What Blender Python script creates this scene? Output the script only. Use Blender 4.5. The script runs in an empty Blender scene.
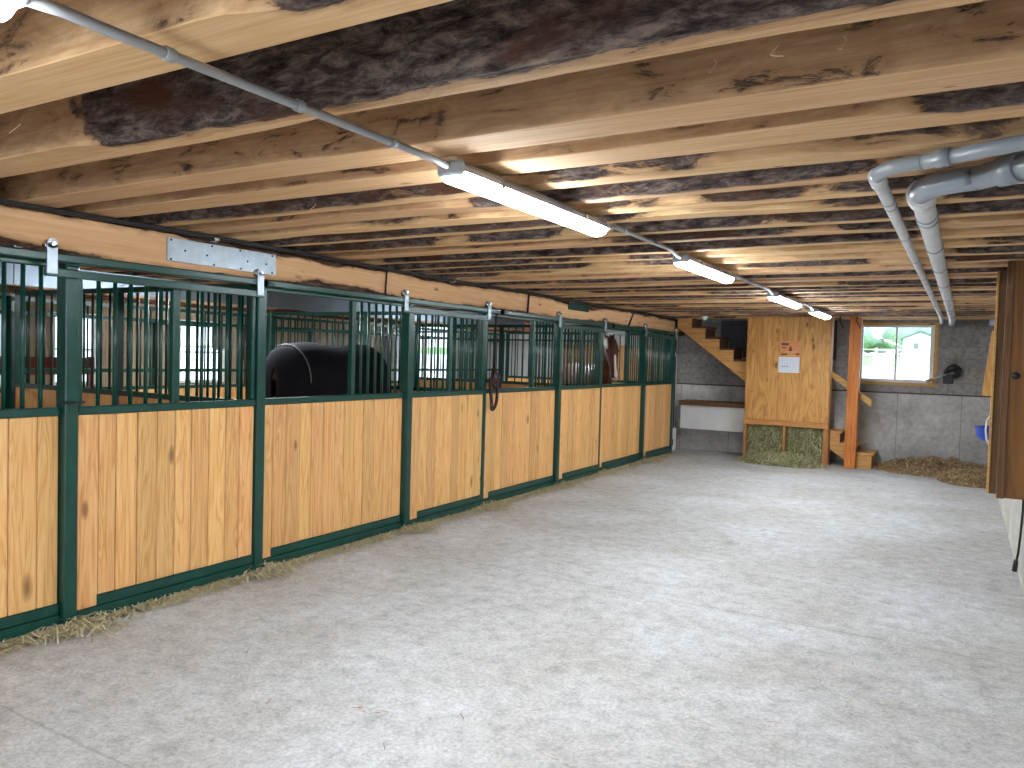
import bpy, math, random
import numpy as np
from mathutils import Vector, Matrix, noise
random.seed(7)
D = bpy.data
COL = bpy.context.scene.collection
PI = math.pi

# ------------------------------------------------------------------ materials
def srgb(h):
    h = h.lstrip('#'); v = [int(h[i:i+2], 16)/255 for i in (0, 2, 4)]
    return tuple(((c+0.055)/1.055)**2.4 if c > 0.04045 else c/12.92 for c in v) + (1,)

class NT:
    def __init__(s, name):
        s.m = D.materials.new(name); s.m.use_nodes = True
        s.t = s.m.node_tree; s.n = s.t.nodes; s.l = s.t.links
        s.b = s.n['Principled BSDF']
    def nd(s, typ, **kw):
        n = s.n.new(typ)
        for k, v in kw.items():
            if k in n.inputs: 
                if hasattr(v, 'is_linked') or isinstance(v, bpy.types.NodeSocket): s.l.new(v, n.inputs[k])
                else: n.inputs[k].default_value = v
            else: setattr(n, k, v)
        return n
    def lk(s, a, b): s.l.new(a, b)
    def mp(s, scale, loc=(0,0,0), coord='Object'):
        tc = s.nd('ShaderNodeTexCoord'); m = s.nd('ShaderNodeMapping')
        m.inputs['Scale'].default_value = scale; m.inputs['Location'].default_value = loc
        s.lk(tc.outputs[coord], m.inputs['Vector']); return m.outputs['Vector']
    def ramp(s, fac, stops):
        r = s.nd('ShaderNodeValToRGB'); e = r.color_ramp.elements
        while len(e) < len(stops): e.new(0.5)
        for i, (p, c) in enumerate(stops):
            e[i].position = p; e[i].color = c if len(c) == 4 else tuple(c)+(1,)
        s.lk(fac, r.inputs['Fac']); return r.outputs['Color']
    def noise(s, vec, scale, detail=4, rough=.55, dist=0):
        n = s.nd('ShaderNodeTexNoise'); s.lk(vec, n.inputs['Vector'])
        n.inputs['Scale'].default_value = scale; n.inputs['Detail'].default_value = detail
        n.inputs['Roughness'].default_value = rough; n.inputs['Distortion'].default_value = dist
        return n.outputs['Fac']
    def mix(s, fac, a, b, mode='MIX'):
        m = s.nd('ShaderNodeMix'); m.data_type = 'RGBA'; m.blend_type = mode
        for sock, v in ((m.inputs[0], fac), (m.inputs[6], a), (m.inputs[7], b)):
            if isinstance(v, bpy.types.NodeSocket): s.lk(v, sock)
            else: sock.default_value = v
        return m.outputs[2]
    def math(s, op, a, b=0.0):
        m = s.nd('ShaderNodeMath'); m.operation = op
        for sock, v in ((m.inputs[0], a), (m.inputs[1], b)):
            if isinstance(v, bpy.types.NodeSocket): s.lk(v, sock)
            else: sock.default_value = v
        return m.outputs[0]
    def bump(s, h, strength=.3, dist=.01):
        b = s.nd('ShaderNodeBump'); b.inputs['Strength'].default_value = strength
        b.inputs['Distance'].default_value = dist; s.lk(h, b.inputs['Height'])
        s.lk(b.outputs['Normal'], s.b.inputs['Normal'])
    def out(s, col=None, rough=.5, metal=0, spec=None):
        if col is not None:
            if isinstance(col, bpy.types.NodeSocket): s.lk(col, s.b.inputs['Base Color'])
            else: s.b.inputs['Base Color'].default_value = col
        if isinstance(rough, bpy.types.NodeSocket): s.lk(rough, s.b.inputs['Roughness'])
        else: s.b.inputs['Roughness'].default_value = rough
        s.b.inputs['Metallic'].default_value = metal
        if spec is not None: s.b.inputs['Specular IOR Level'].default_value = spec
        return s.m

WHITE = (1,1,1,1); BLACK = (0,0,0,1)
def wood(name, light, mid, dark, axis='Z', rough=.55, knots=1.0, var=.25, fine=1.0, spec=.4, knot_scale=1.6, ring=1.0, bark=None, swirl=1.0):
    s = NT(name)
    at = s.nd('ShaderNodeAttribute'); at.attribute_name = 'rnd'
    oi = s.nd('ShaderNodeObjectInfo')
    r = s.math('ADD', s.math('MULTIPLY', at.outputs['Fac'], 37.0), s.math('MULTIPLY', oi.outputs['Random'], 91.0))
    tc = s.nd('ShaderNodeTexCoord')
    cb = s.nd('ShaderNodeCombineXYZ')
    for i in range(3): s.lk(r, cb.inputs[i])
    va = s.nd('ShaderNodeVectorMath'); va.operation = 'ADD'
    s.lk(tc.outputs['Object'], va.inputs[0]); s.lk(cb.outputs[0], va.inputs[1])
    def m(sc):
        mp = s.nd('ShaderNodeMapping'); mp.inputs['Scale'].default_value = sc
        s.lk(va.outputs[0], mp.inputs['Vector']); return mp.outputs['Vector']
    i = 'XYZ'.index(axis)
    sc = [9.0*fine]*3; sc[i] = .55*fine*swirl
    sc2 = [70.0*fine]*3; sc2[i] = 2.0*fine
    ks = [3.2*knot_scale]*3; ks[i] = 1.2*knot_scale
    n1 = s.noise(m(sc), 1.0, 3, .5, 1.2)
    n2 = s.noise(m(sc2), 1.0, 2, .6)
    rings = s.math('FRACT', s.math('MULTIPLY', n1, 9.0))
    tri = s.math('ABSOLUTE', s.math('SUBTRACT', rings, .5))
    g = s.math('ADD', s.math('ADD', s.math('MULTIPLY', tri, .55*ring), s.math('MULTIPLY', n2, .55)), .275*(1-ring)+.06)
    col = s.ramp(g, [(.12, dark), (.42, mid), (.8, light)])
    # plank tone
    hs = s.nd('ShaderNodeHueSaturation')
    s.lk(s.math('ADD', 1-var/2, s.math('MULTIPLY', s.math('FRACT', s.math('MULTIPLY', r, 3.17)), var)), hs.inputs['Value'])
    s.lk(s.math('ADD', .494, s.math('MULTIPLY', s.math('FRACT', s.math('MULTIPLY', r, 1.73)), .012)), hs.inputs['Hue'])
    s.lk(col, hs.inputs['Color']); col = hs.outputs[0]
    v = s.nd('ShaderNodeTexVoronoi'); s.lk(m(ks), v.inputs['Vector']); v.inputs['Scale'].default_value = 1.0
    cv = s.nd('ShaderNodeSeparateColor'); s.lk(v.outputs['Color'], cv.inputs[0])
    rad = s.math('MULTIPLY', s.math('POWER', cv.outputs[0], 2.2), .17*knots)
    km = s.math('SUBTRACT', 1.0, s.math('DIVIDE', v.outputs['Distance'], s.math('ADD', rad, .0001)))
    km = s.math('MULTIPLY', s.math('MAXIMUM', km, 0.0), 1.7); 
    kc = s.nd('ShaderNodeClamp'); s.lk(km, kc.inputs[0])
    col = s.mix(s.math('MULTIPLY', kc.outputs[0], .8), col, tuple(c*.42 for c in dark[:3])+(1,))
    if bark is None:
        s.bump(g, .12, .004)
        return s.out(col, rough, spec=spec)
    ab = s.nd('ShaderNodeAttribute'); ab.attribute_name = 'bk'
    bs = [7.0]*3; bs[i] = 2.2
    n3 = s.noise(m([x*1.0 for x in bs]), 1.6, 6, .7, .5)
    e = s.math('MULTIPLY', s.math('ADD', s.math('SUBTRACT', ab.outputs['Fac'], .5), s.math('MULTIPLY', s.math('SUBTRACT', n3, .5), 1.3)), 9.0)
    ec = s.nd('ShaderNodeClamp'); s.lk(s.math('ADD', e, .5), ec.inputs[0]); mask = ec.outputs[0]
    fs = [16.0]*3; fs[i] = 5.0
    n4 = s.noise(m(fs), 1.7, 8, .75, .4)
    bc = s.ramp(n4, [(.36, srgb(bark[0])), (.48, srgb(bark[1])), (.57, srgb(bark[2])), (.68, srgb(bark[3]))])
    n5 = s.noise(m([x*.6 for x in bs]), 1.1, 5, .6)
    bc = s.mix(s.ramp(n5, [(.52, BLACK), (.66, WHITE)]), bc, srgb('#5c3d2c'))
    # brown inner-bark rim next to the bark, also the painted shade on joist sides
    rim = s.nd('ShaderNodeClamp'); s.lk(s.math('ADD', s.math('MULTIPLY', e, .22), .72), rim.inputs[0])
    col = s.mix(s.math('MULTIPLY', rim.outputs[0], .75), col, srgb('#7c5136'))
    col = s.mix(mask, col, bc)
    s.bump(s.math('ADD', s.math('MULTIPLY', g, .1), s.math('MULTIPLY', s.math('MULTIPLY', n4, mask), 1.6)), .8, .02)
    return s.out(col, s.math('ADD', rough, s.math('MULTIPLY', mask, .15)), spec=spec)

def plain(name, col, rough=.5, metal=0, spec=None, nz=0, nscale=20, bump=0, bscale=60):
    s = NT(name); c = col
    if nz:
        f = s.noise(s.mp((1,1,1)), nscale, 4)
        c = s.ramp(f, [(.3, tuple(x*(1-nz) for x in col[:3])+(1,)), (.7, tuple(min(1, x*(1+nz)) for x in col[:3])+(1,))])
    if bump: s.bump(s.noise(s.mp((1,1,1)), bscale, 4), bump, .01)
    return s.out(c, rough, metal, spec)

M = {}
M['pine'] = wood('varnished_pine', srgb('#efc68a'), srgb('#dfa868'), srgb('#b57843'), 'Z', .42, 1.25, .26)
M['pineY'] = wood('varnished_pine_y', srgb('#e2ab62'), srgb('#cd8c45'), srgb('#9e642c'), 'Y', .5, .9, .2)
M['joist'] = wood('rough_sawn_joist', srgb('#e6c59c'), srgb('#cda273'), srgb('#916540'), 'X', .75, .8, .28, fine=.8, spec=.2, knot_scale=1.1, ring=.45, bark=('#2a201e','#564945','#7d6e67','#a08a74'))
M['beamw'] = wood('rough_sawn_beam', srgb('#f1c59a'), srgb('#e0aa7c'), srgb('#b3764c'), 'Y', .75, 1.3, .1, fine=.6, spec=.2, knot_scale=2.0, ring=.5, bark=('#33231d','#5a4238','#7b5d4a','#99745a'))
M['deck'] = wood('deck_boards', srgb('#8a6442'), srgb('#6a4a30'), srgb('#3f2b1c'), 'Y', .8, .6, .3, spec=.2)
M['stair'] = wood('stair_pine', srgb('#dcb274'), srgb('#c79552'), srgb('#9c6c36'), 'X', .6, .7, .15)
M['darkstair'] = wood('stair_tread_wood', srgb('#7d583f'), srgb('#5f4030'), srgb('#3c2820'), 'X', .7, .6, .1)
M['postw'] = wood('timber_post', srgb('#d5904a'), srgb('#c0762f'), srgb('#8a4c1d'), 'Z', .6, 1.0, .1, fine=.7)
M['studw'] = wood('stud_wood', srgb('#c08a55'), srgb('#a56f3e'), srgb('#78492a'), 'Z', .65, .8, .2)
M['ledgew'] = wood('ledge_wood', srgb('#cc9760'), srgb('#b67c44'), srgb('#7f4e2b'), 'X', .65, .8, .1)
M['ply'] = wood('plywood', srgb('#d6a764'), srgb('#bd8848'), srgb('#8a5a2c'), 'Z', .5, 1.5, .12, fine=.42, knot_scale=2.6, ring=1.1, swirl=3.0)
M['plydark'] = wood('dark_stained_plywood', srgb('#87591e'), srgb('#6f4715'), srgb('#4c300f'), 'Z', .5, .9, .12, fine=.5)
M['studdark'] = wood('dark_stud', srgb('#7d5a32'), srgb('#604021'), srgb('#3c2714'), 'Z', .6, .7, .1)
M['greyplank'] = wood('weathered_planks', srgb('#bba88d'), srgb('#9a866e'), srgb('#6f5d4b'), 'Z', .8, .8, .3)

s = NT('green_steel')
f = s.noise(s.mp((1,1,1)), 9, 3)
c = s.ramp(f, [(.3, srgb('#083a32')), (.7, srgb('#0c473e'))])
M['green'] = s.out(c, .3, 0, .5)
s = NT('bark')
v = s.mp((2.0, 6.0, 9.0)); f = s.noise(v, 3.0, 8, .7, .6)
c = s.ramp(f, [(.3, srgb('#2a201e')), (.5, srgb('#574a46')), (.62, srgb('#7f7069')), (.75, srgb('#a5866a'))])
s.bump(s.noise(s.mp((3, 8, 14)), 4.0, 8, .75, .4), 1.0, .03)
M['bark'] = s.out(c, .9, 0, .2)
s = NT('bark_brown')
f = s.noise(s.mp((6, 1.6, 9.0)), 3.0, 7, .7, .6)
c = s.ramp(f, [(.3, srgb('#33231d')), (.5, srgb('#5e463a')), (.75, srgb('#8e6b52'))])
s.bump(s.noise(s.mp((8, 3, 14)), 4.0, 8, .75, .4), .9, .02)
M['barkb'] = s.out(c, .9, 0, .2)

s = NT('concrete_floor')
p = s.mp((1,1,1))
a = s.noise(p, .9, 5, .6, .4); b = s.noise(p, 9, 8, .75, .3); d = s.noise(s.mp((1.0,1.0,1.0)), 48, 4, .8)
c = s.ramp(b, [(.30, srgb('#abacad')), (.47, srgb('#cbccce')), (.62, srgb('#dbdddf')), (.75, srgb('#e8e9eb'))])
c = s.mix(s.ramp(a, [(.35, (0,0,0)), (.62, (.6,.6,.6))]), c, srgb('#d3cabd'), 'MULTIPLY')
c = s.mix(.42, c, s.ramp(d, [(.35, srgb('#777572')), (.6, WHITE)]), 'MULTIPLY')
st = s.noise(s.mp((1,1,1), (5,3,0)), 1.7, 6, .65, .8)
c = s.mix(s.ramp(st, [(.64, (0,0,0)), (.74, (.5,.5,.5))]), c, srgb('#8d867c'))
# fine score lines across the slab
sx = s.nd('ShaderNodeSeparateXYZ'); s.lk(p, sx.inputs[0])
def joint(sock, off, per):
    w = s.math('FRACT', s.math('DIVIDE', s.math('ADD', s.math('ADD', sock, off), s.math('MULTIPLY', b, .05)), per))
    return s.math('LESS_THAN', s.math('ABSOLUTE', s.math('SUBTRACT', w, .5)), .0022)
j = joint(sx.outputs[1], 20.2, 3.4)
c = s.mix(s.math('MULTIPLY', j, .35), c, srgb('#77726b'))
s.bump(s.math('ADD', s.math('MULTIPLY', b, 1.0), s.math('MULTIPLY', d, .35)), .35, .02)
M['floor'] = s.out(c, .72, 0, .35)

def concrete(name, blocks_from=None, base=('#9c9b9a', '#bfbdbb', '#d6d4d2'), axis='X'):
    s = NT(name); p = s.mp((1,1,1), coord='Object')
    a = s.noise(p, 1.3, 5, .6, .5); b = s.noise(p, 14, 6, .7)
    c = s.ramp(a, [(.3, srgb(base[0])), (.5, srgb(base[1])), (.7, srgb(base[2]))])
    c = s.mix(.35, c, s.ramp(b, [(.3, srgb('#7a7876')), (.6, WHITE)]), 'MULTIPLY')
    if blocks_from is not None:
        sp = s.nd('ShaderNodeSeparateXYZ'); s.lk(p, sp.inputs[0])
        cb = s.nd('ShaderNodeCombineXYZ'); s.lk(sp.outputs['XYZ'.index(axis)], cb.inputs[0])
        s.lk(s.math('SUBTRACT', sp.outputs[2], blocks_from), cb.inputs[1])
        br = s.nd('ShaderNodeTexBrick'); s.lk(cb.outputs[0], br.inputs['Vector'])
        for k, v in (('Scale', 1.0), ('Mortar Size', .009), ('Mortar Smooth', .3), ('Brick Width', .4), ('Row Height', .2)):
            br.inputs[k].default_value = v
        br.inputs['Color1'].default_value = srgb('#a19d9a'); br.inputs['Color2'].default_value = srgb('#918d8b')
        br.inputs['Mortar'].default_value = srgb('#8d8a88')
        cb2 = s.mix(.6, br.outputs['Color'], s.ramp(b, [(.3, srgb('#8a8886')), (.6, WHITE)]), 'MULTIPLY')
        up = s.math('GREATER_THAN', sp.outputs[2], blocks_from)
        seam = s.math('LESS_THAN', s.math('ABSOLUTE', s.math('SUBTRACT', sp.outputs[2], blocks_from)), .012)
        vs = s.math('FRACT', s.math('DIVIDE', s.math('ADD', sp.outputs['XYZ'.index(axis)], 50.35), .95))
        vseam = s.math('LESS_THAN', vs, .012)
        c = s.mix(s.math('MULTIPLY', vseam, .6), c, srgb('#6c6a67'))
        c = s.mix(up, c, cb2); c = s.mix(seam, c, srgb('#4a4846'))
    s.bump(b, .25, .01)
    return s.out(c, .85, 0, .25)
M['cback'] = concrete('poured_and_block_concrete', 1.26)
M['cright'] = concrete('whitewashed_concrete', None, ('#bfbcb5', '#d6d3cc', '#e6e4de'))
M['cplain'] = concrete('plain_concrete')
M['white'] = plain('white_paint', srgb('#e4e6e6'), .6, nz=.06, nscale=3)
M['whitewall'] = plain('pale_wall_paint', srgb('#dfe6ea'), .7, nz=.05, nscale=2)
M['galv'] = plain('galvanised_steel', srgb('#8b97a3'), .42, .85, nz=.12, nscale=2)
M['galvp'] = plain('galvanised_plate', srgb('#a7b2bb'), .38, .75, nz=.12, nscale=18)
M['chrome'] = plain('bright_steel', srgb('#d3d8dc'), .2, 1.0)
M['pvc'] = plain('grey_pvc', srgb('#848b91'), .3, 0, .6)
M['conduit'] = plain('grey_conduit', srgb('#9c9ea0'), .4, 0, .5)
M['blackp'] = plain('black_plastic', srgb('#17181a'), .45)
M['blackpipe'] = plain('black_iron', srgb('#2a2c2f'), .4, .4)
M['leather'] = plain('brown_leather', srgb('#3d2420'), .5, nz=.2)
M['rope'] = plain('white_rope', srgb('#ded9cc'), .8)
M['twine'] = plain('baling_twine', srgb('#c9a987'), .8)
M['blue'] = plain('blue_plastic', srgb('#1344b8'), .35)
M['maroon'] = plain('maroon_paint', srgb('#7c1424'), .5, nz=.15)
M['redcloth'] = plain('red_blanket_cloth', srgb('#93202c'), .85, nz=.2, nscale=6)
M['blanket'] = plain('black_horse_blanket', srgb('#181920'), .9, spec=.15, nz=.2, nscale=5, bump=.2, bscale=14)
M['piping'] = plain('grey_piping', srgb('#6c6c70'), .6)
M['coat_dark'] = plain('dark_brown_coat', srgb('#2b1a14'), .6, nz=.2)
M['mane'] = plain('black_mane', srgb('#0d0b0b'), .6)
M['pinkish'] = plain('pink_plastic', srgb('#c9a099'), .6)
M['bedding'] = plain('shavings_bedding', srgb('#b59b70'), .95, nz=.25, nscale=30, bump=.6, bscale=40)
M['paper'] = plain('calendar_paper', srgb('#dfe4ee'), .7)
M['ink'] = plain('grey_ink', srgb('#9aa6bb'), .7)
M['redink'] = plain('orange_print', srgb('#d08a5a'), .6)
M['darkink'] = plain('dark_print', srgb('#6d4330'), .7)
M['yelink'] = plain('yellow_print', srgb('#d9b46a'), .7)
M['metaldark'] = plain('grey_metal_housing', srgb('#a9adb3'), .5, .1)

def haymat(name, cols):
    s = NT(name); at = s.nd('ShaderNodeAttribute'); at.attribute_name = 'rnd'
    return s.out(s.ramp(at.outputs['Fac'], [(i/(len(cols)-1), srgb(c)) for i, c in enumerate(cols)]), .85, 0, .2)
M['hay'] = haymat('green_hay', ['#8b8a62', '#aaa87c', '#c8c59a', '#e2deb8', '#989a70'])
M['straw'] = haymat('dry_hay', ['#9b9070', '#bdb28d', '#d8cfaa', '#a29b78', '#e6ddbd'])
M['muck'] = haymat('brown_straw', ['#7c6448', '#a08461', '#c8ae85', '#e2cda6', '#8b7150'])
M['haycore'] = plain('hay_core', srgb('#858260'), .95, nz=.35, nscale=40, bump=1, bscale=60)
M['muckcore'] = plain('muck_core', srgb('#8e7454'), .95, nz=.4, nscale=24, bump=1, bscale=50)

s = NT('horse_coat'); M['bay'] = s.out(s.ramp(s.noise(s.mp((1,1,1)), 5, 4), [(.3, srgb('#2c150e')), (.7, srgb('#532a1a'))]), .5)
M['blaze'] = plain('white_hair', srgb('#e4d5cf'), .7)
M['pinknose'] = plain('pink_muzzle', srgb('#b98a84'), .6)
s = NT('window_glass')
s.b.inputs['Base Color'].default_value = WHITE; s.b.inputs['Roughness'].default_value = 0
tr = s.nd('ShaderNodeBsdfTransparent'); gl = s.nd('ShaderNodeBsdfGlossy'); gl.inputs['Roughness'].default_value = .02
mx = s.nd('ShaderNodeMixShader'); mx.inputs[0].default_value = .06
s.lk(tr.outputs[0], mx.inputs[1]); s.lk(gl.outputs[0], mx.inputs[2]); s.lk(mx.outputs[0], s.n['Material Output'].inputs[0])
M['glass'] = s.m
def emis(name, col, st):
    s = NT(name); s.b.inputs['Emission Color'].default_value = col; s.b.inputs['Emission Strength'].default_value = st
    return s.out(col, .5)
TUBE = 42.0
M['tube'] = emis('lit_diffuser', (.86, .94, 1, 1), TUBE)
# outdoors
s = NT('lawn'); f = s.noise(s.mp((1,1,1)), 1.5, 6)
M['grass'] = s.out(s.ramp(f, [(.3, srgb('#5a9a3c')), (.7, srgb('#8cc069'))]), .9)
M['gravel'] = plain('pale_gravel', srgb('#f0eee9'), .9, nz=.06, nscale=3)
M['foliage'] = plain('far_foliage', srgb('#8aa58c'), .9, nz=.3, nscale=3)
M['shedw'] = plain('white_siding', srgb('#eeeeea'), .7)
M['shedr'] = plain('grey_shingle', srgb('#6f7a80'), .8)
M['trunk'] = plain('tree_trunk', srgb('#6b5847'), .9)

# ------------------------------------------------------------------ mesh building
def org(o):
    v = Vector((0,0,0))
    while o is not None: v += o.location; o = o.parent
    return v
def tag(o, label=None, cat=None, group=None, kind=None):
    if label: o['label'] = label
    if cat: o['category'] = cat
    if group: o['group'] = group
    if kind: o['kind'] = kind
    return o
def thing(name, label, cat, loc, group=None):
    o = D.objects.new(name, None); COL.objects.link(o); o.location = loc
    o.empty_display_size = .1
    return tag(o, label, cat, group)

class MB:
    def __init__(s): s.v = []; s.f = []; s.r = []; s.mi = []; s.sm = []; s.bk = []
    def face(s, idx, r=0., mi=0, sm=False): s.f.append(tuple(idx)); s.r.append(r); s.mi.append(mi); s.sm.append(sm)
    def hexa(s, p, r=None, mi=0):
        """p: 8 points, bottom ring ccw then top ring ccw"""
        if r is None: r = random.random()
        b = len(s.v); s.v += [tuple(q) for q in p]
        for q in ((3,2,1,0), (4,5,6,7), (0,1,5,4), (1,2,6,5), (2,3,7,6), (3,0,4,7)):
            s.face([b+i for i in q], r, mi)
        return s
    def box(s, x0, x1, y0, y1, z0, z1, r=None, mi=0, c=0):
        if x0 > x1: x0, x1 = x1, x0
        if y0 > y1: y0, y1 = y1, y0
        if z0 > z1: z0, z1 = z1, z0
        if c <= 0:
            return s.hexa([(x0,y0,z0),(x1,y0,z0),(x1,y1,z0),(x0,y1,z0),(x0,y0,z1),(x1,y0,z1),(x1,y1,z1),(x0,y1,z1)], r, mi)
        # chamfered box
        if r is None: r = random.random()
        lo = (x0,y0,z0); hi = (x1,y1,z1); c = min(c, (x1-x0)*.45, (y1-y0)*.45, (z1-z0)*.45)
        b = len(s.v); ix = {}
        for cx in (0,1):
            for cy in (0,1):
                for cz in (0,1):
                    cn = [(hi if k else lo)[i] for i, k in enumerate((cx,cy,cz))]
                    for ax in range(3):
                        q = list(cn)
                        for i, k in enumerate((cx,cy,cz)):
                            if i != ax: q[i] += (-c if k else c)
                        # vertex lying on face normal 'ax'
                        ix[(cx,cy,cz,ax)] = len(s.v); s.v.append(tuple(q))
        def F(l, nrm):
            a, b_, c_ = (Vector(s.v[l[0]]), Vector(s.v[l[1]]), Vector(s.v[l[2]]))
            n = (b_-a).cross(c_-a)
            if n.dot(Vector(nrm)) < 0: l = l[::-1]
            s.face(l, r, mi)
        for ax in range(3):
            o = [i for i in range(3) if i != ax]
            for k in (0,1):
                l = []
                for u, w in ((0,0),(1,0),(1,1),(0,1)):
                    key = [0,0,0]; key[ax] = k; key[o[0]] = u; key[o[1]] = w
                    l.append(ix[(*key, ax)])
                n = [0,0,0]; n[ax] = 1 if k else -1; F(l, n)
            # edges along ax
            for u in (0,1):
                for w in (0,1):
                    l = []
                    for k, a2 in ((0, o[0]), (1, o[0]), (1, o[1]), (0, o[1])):
                        key = [0,0,0]; key[ax] = k; key[o[0]] = u; key[o[1]] = w
                        l.append(ix[(*key, a2)])
                    n = [0,0,0]; n[o[0]] = 1 if u else -1; n[o[1]] = 1 if w else -1; F(l, n)
        for cx in (0,1):
            for cy in (0,1):
                for cz in (0,1):
                    F([ix[(cx,cy,cz,a)] for a in range(3)], [1 if k else -1 for k in (cx,cy,cz)])
        return s
    def tube(s, pts, rad, seg=8, r=0., mi=0, cap=True, ell=None):
        """sweep a circle/ellipse; rad number or list; ell: list of (ra, rb) with up hint"""
        pts = [Vector(p) for p in pts]; n = len(pts); b = len(s.v)
        up = None
        for i, p in enumerate(pts):
            t = (pts[min(i+1, n-1)] - pts[max(i-1, 0)]).normalized()
            if up is None:
                up = Vector((0,0,1)) if abs(t.z) < .9 else Vector((0,1,0))
            a = t.cross(up).normalized(); up = a.cross(t).normalized()
            ra, rb = ell[i] if ell else ((rad[i],)*2 if isinstance(rad, (list, tuple)) else (rad, rad))
            for k in range(seg):
                th = 2*PI*k/seg
                s.v.append(tuple(p + a*math.cos(th)*ra + up*math.sin(th)*rb))
        for i in range(n-1):
            for k in range(seg):
                k2 = (k+1) % seg
                s.face([b+i*seg+k, b+i*seg+k2, b+(i+1)*seg+k2, b+(i+1)*seg+k], r, mi, True)
        if cap:
            s.face([b+k for k in range(seg)][::-1], r, mi); s.face([b+(n-1)*seg+k for k in range(seg)], r, mi)
        return s
    def lathe(s, c, prof, seg=20, r=0., mi=0, axis='Z'):
        b = len(s.v); c = Vector(c)
        for (rr, h) in prof:
            for k in range(seg):
                th = 2*PI*k/seg
                q = {'Z': (rr*math.cos(th), rr*math.sin(th), h), 'X': (h, rr*math.cos(th), rr*math.sin(th)), 'Y': (rr*math.sin(th), h, rr*math.cos(th))}[axis]
                s.v.append(tuple(c+Vector(q)))
        for i in range(len(prof)-1):
            for k in range(seg):
                k2 = (k+1) % seg
                s.face([b+i*seg+k, b+i*seg+k2, b+(i+1)*seg+k2, b+(i+1)*seg+k], r, mi, True)
        return s
    def prism(s, poly, a0, a1, plane='XZ', r=None, mi=0):
        if r is None: r = random.random()
        b = len(s.v); n = len(poly)
        mk = {'XZ': lambda p, a: (p[0], a, p[1]), 'YZ': lambda p, a: (a, p[0], p[1]), 'XY': lambda p, a: (p[0], p[1], a)}[plane]
        for a in (a0, a1):
            for p in poly: s.v.append(mk(p, a))
        s.face([b+i for i in range(n)], r, mi); s.face([b+n+i for i in range(n)][::-1], r, mi)
        for i in range(n):
            j = (i+1) % n; s.face([b+j, b+i, b+n+i, b+n+j], r, mi)
        return s
    def build(s, name, mats, parent=None, loc=None, recalc=False):
        if not isinstance(mats, (list, tuple)): mats = [mats]
        if parent is not None: o0 = org(parent)
        elif loc is not None: o0 = Vector(loc)
        else:
            a = np.array(s.v); o0 = Vector(((a[:,0].min()+a[:,0].max())/2, (a[:,1].min()+a[:,1].max())/2, a[:,2].min()))
        me = D.meshes.new(name); me.from_pydata([(x-o0.x, y-o0.y, z-o0.z) for x, y, z in s.v], [], s.f)
        for m in mats: me.materials.append(M[m] if isinstance(m, str) else m)
        at = me.attributes.new('rnd', 'FLOAT', 'FACE'); at.data.foreach_set('value', s.r)
        if s.bk:
            ab = me.attributes.new('bk', 'FLOAT', 'POINT'); ab.data.foreach_set('value', s.bk)
        me.polygons.foreach_set('material_index', s.mi); me.polygons.foreach_set('use_smooth', s.sm)
        if recalc:
            import bmesh
            bm = bmesh.new(); bm.from_mesh(me); bmesh.ops.recalc_face_normals(bm, faces=bm.faces); bm.to_mesh(me); bm.free()
        me.update()
        o = D.objects.new(name, me); COL.objects.link(o)
        if parent is not None: o.parent = parent
        else: o.location = o0
        return o
def struct(name, mb, mat, **k): return tag(mb.build(name, mat, **k), kind='structure')

def blades(mb, n, posf, ln=(.06,.16), w=.0035, flat=.35, arc=.02):
    for _ in range(n):
        p = posf()
        if p is None: continue
        p = Vector(p); L = random.uniform(*ln); a = random.uniform(0, 2*PI)
        d = Vector((math.cos(a), math.sin(a), random.uniform(-flat, flat))).normalized()
        sd = Vector((-math.sin(a), math.cos(a), 0))*w*random.uniform(.6, 1.4)
        up = Vector((0,0,arc*random.random()))
        b = len(mb.v); r = random.random()
        for t in (0, .5, 1):
            q = p + d*(t-.5)*L + up*(1-abs(2*t-1))
            q.z = max(q.z, .003)
            mb.v += [tuple(q-sd), tuple(q+sd)]
        mb.face([b, b+1, b+3, b+2], r); mb.face([b+2, b+3, b+5, b+4], r)

# ------------------------------------------------------------------ room shell
XR, XL, YB, YF = .47, -12.3, 14.7, -5.0
ZJ = 2.5
struct('floor', MB().box(XL-.3, XR+.3, YF-.3, YB+.3, -.2, 0), 'floor', loc=(0,0,0))
mb = MB(); x = XL-.3
while x < XR+.3:
    mb.box(x+.002, min(x+.198, XR+.3), YF-.3, YB+.3, 2.76, 2.80); x += .2
mb.box(XL-.3, XR+.3, YF-.3, YB+.3, 2.80, 2.84)
struct('ceiling', mb, 'deck', loc=(0,0,2.76))
# back wall with window hole
WX0, WX1, WZ0, WZ1 = -1.56, -.43, 1.44, 2.42
BX0, BX1 = -12.0, -10.2   # daylit window at the end of the far stalls
mb = MB()
y0, y1 = YB, YB+.3
mb.box(XL-.3, BX0, y0, y1, 0, 2.76); mb.box(BX0, BX1, y0, y1, 0, .9); mb.box(BX0, BX1, y0, y1, 2.4, 2.76)
mb.box(BX1, WX0, y0, y1, 0, 2.76); mb.box(WX0, WX1, y0, y1, 0, WZ0); mb.box(WX0, WX1, y0, y1, WZ1, 2.76)
mb.box(WX1, XR+.3, y0, y1, 0, 2.76)
struct('wall_back', mb, 'cback', loc=(0,0,0))
struct('wall_right', MB().box(XR, XR+.3, YF, YB, 0, 1.26), 'cright', loc=(0,0,0))
struct('wall_right_upper', MB().box(XR, XR+.3, YF, YB, 1.262, 2.76), 'cplain', loc=(0,0,0))
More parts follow.
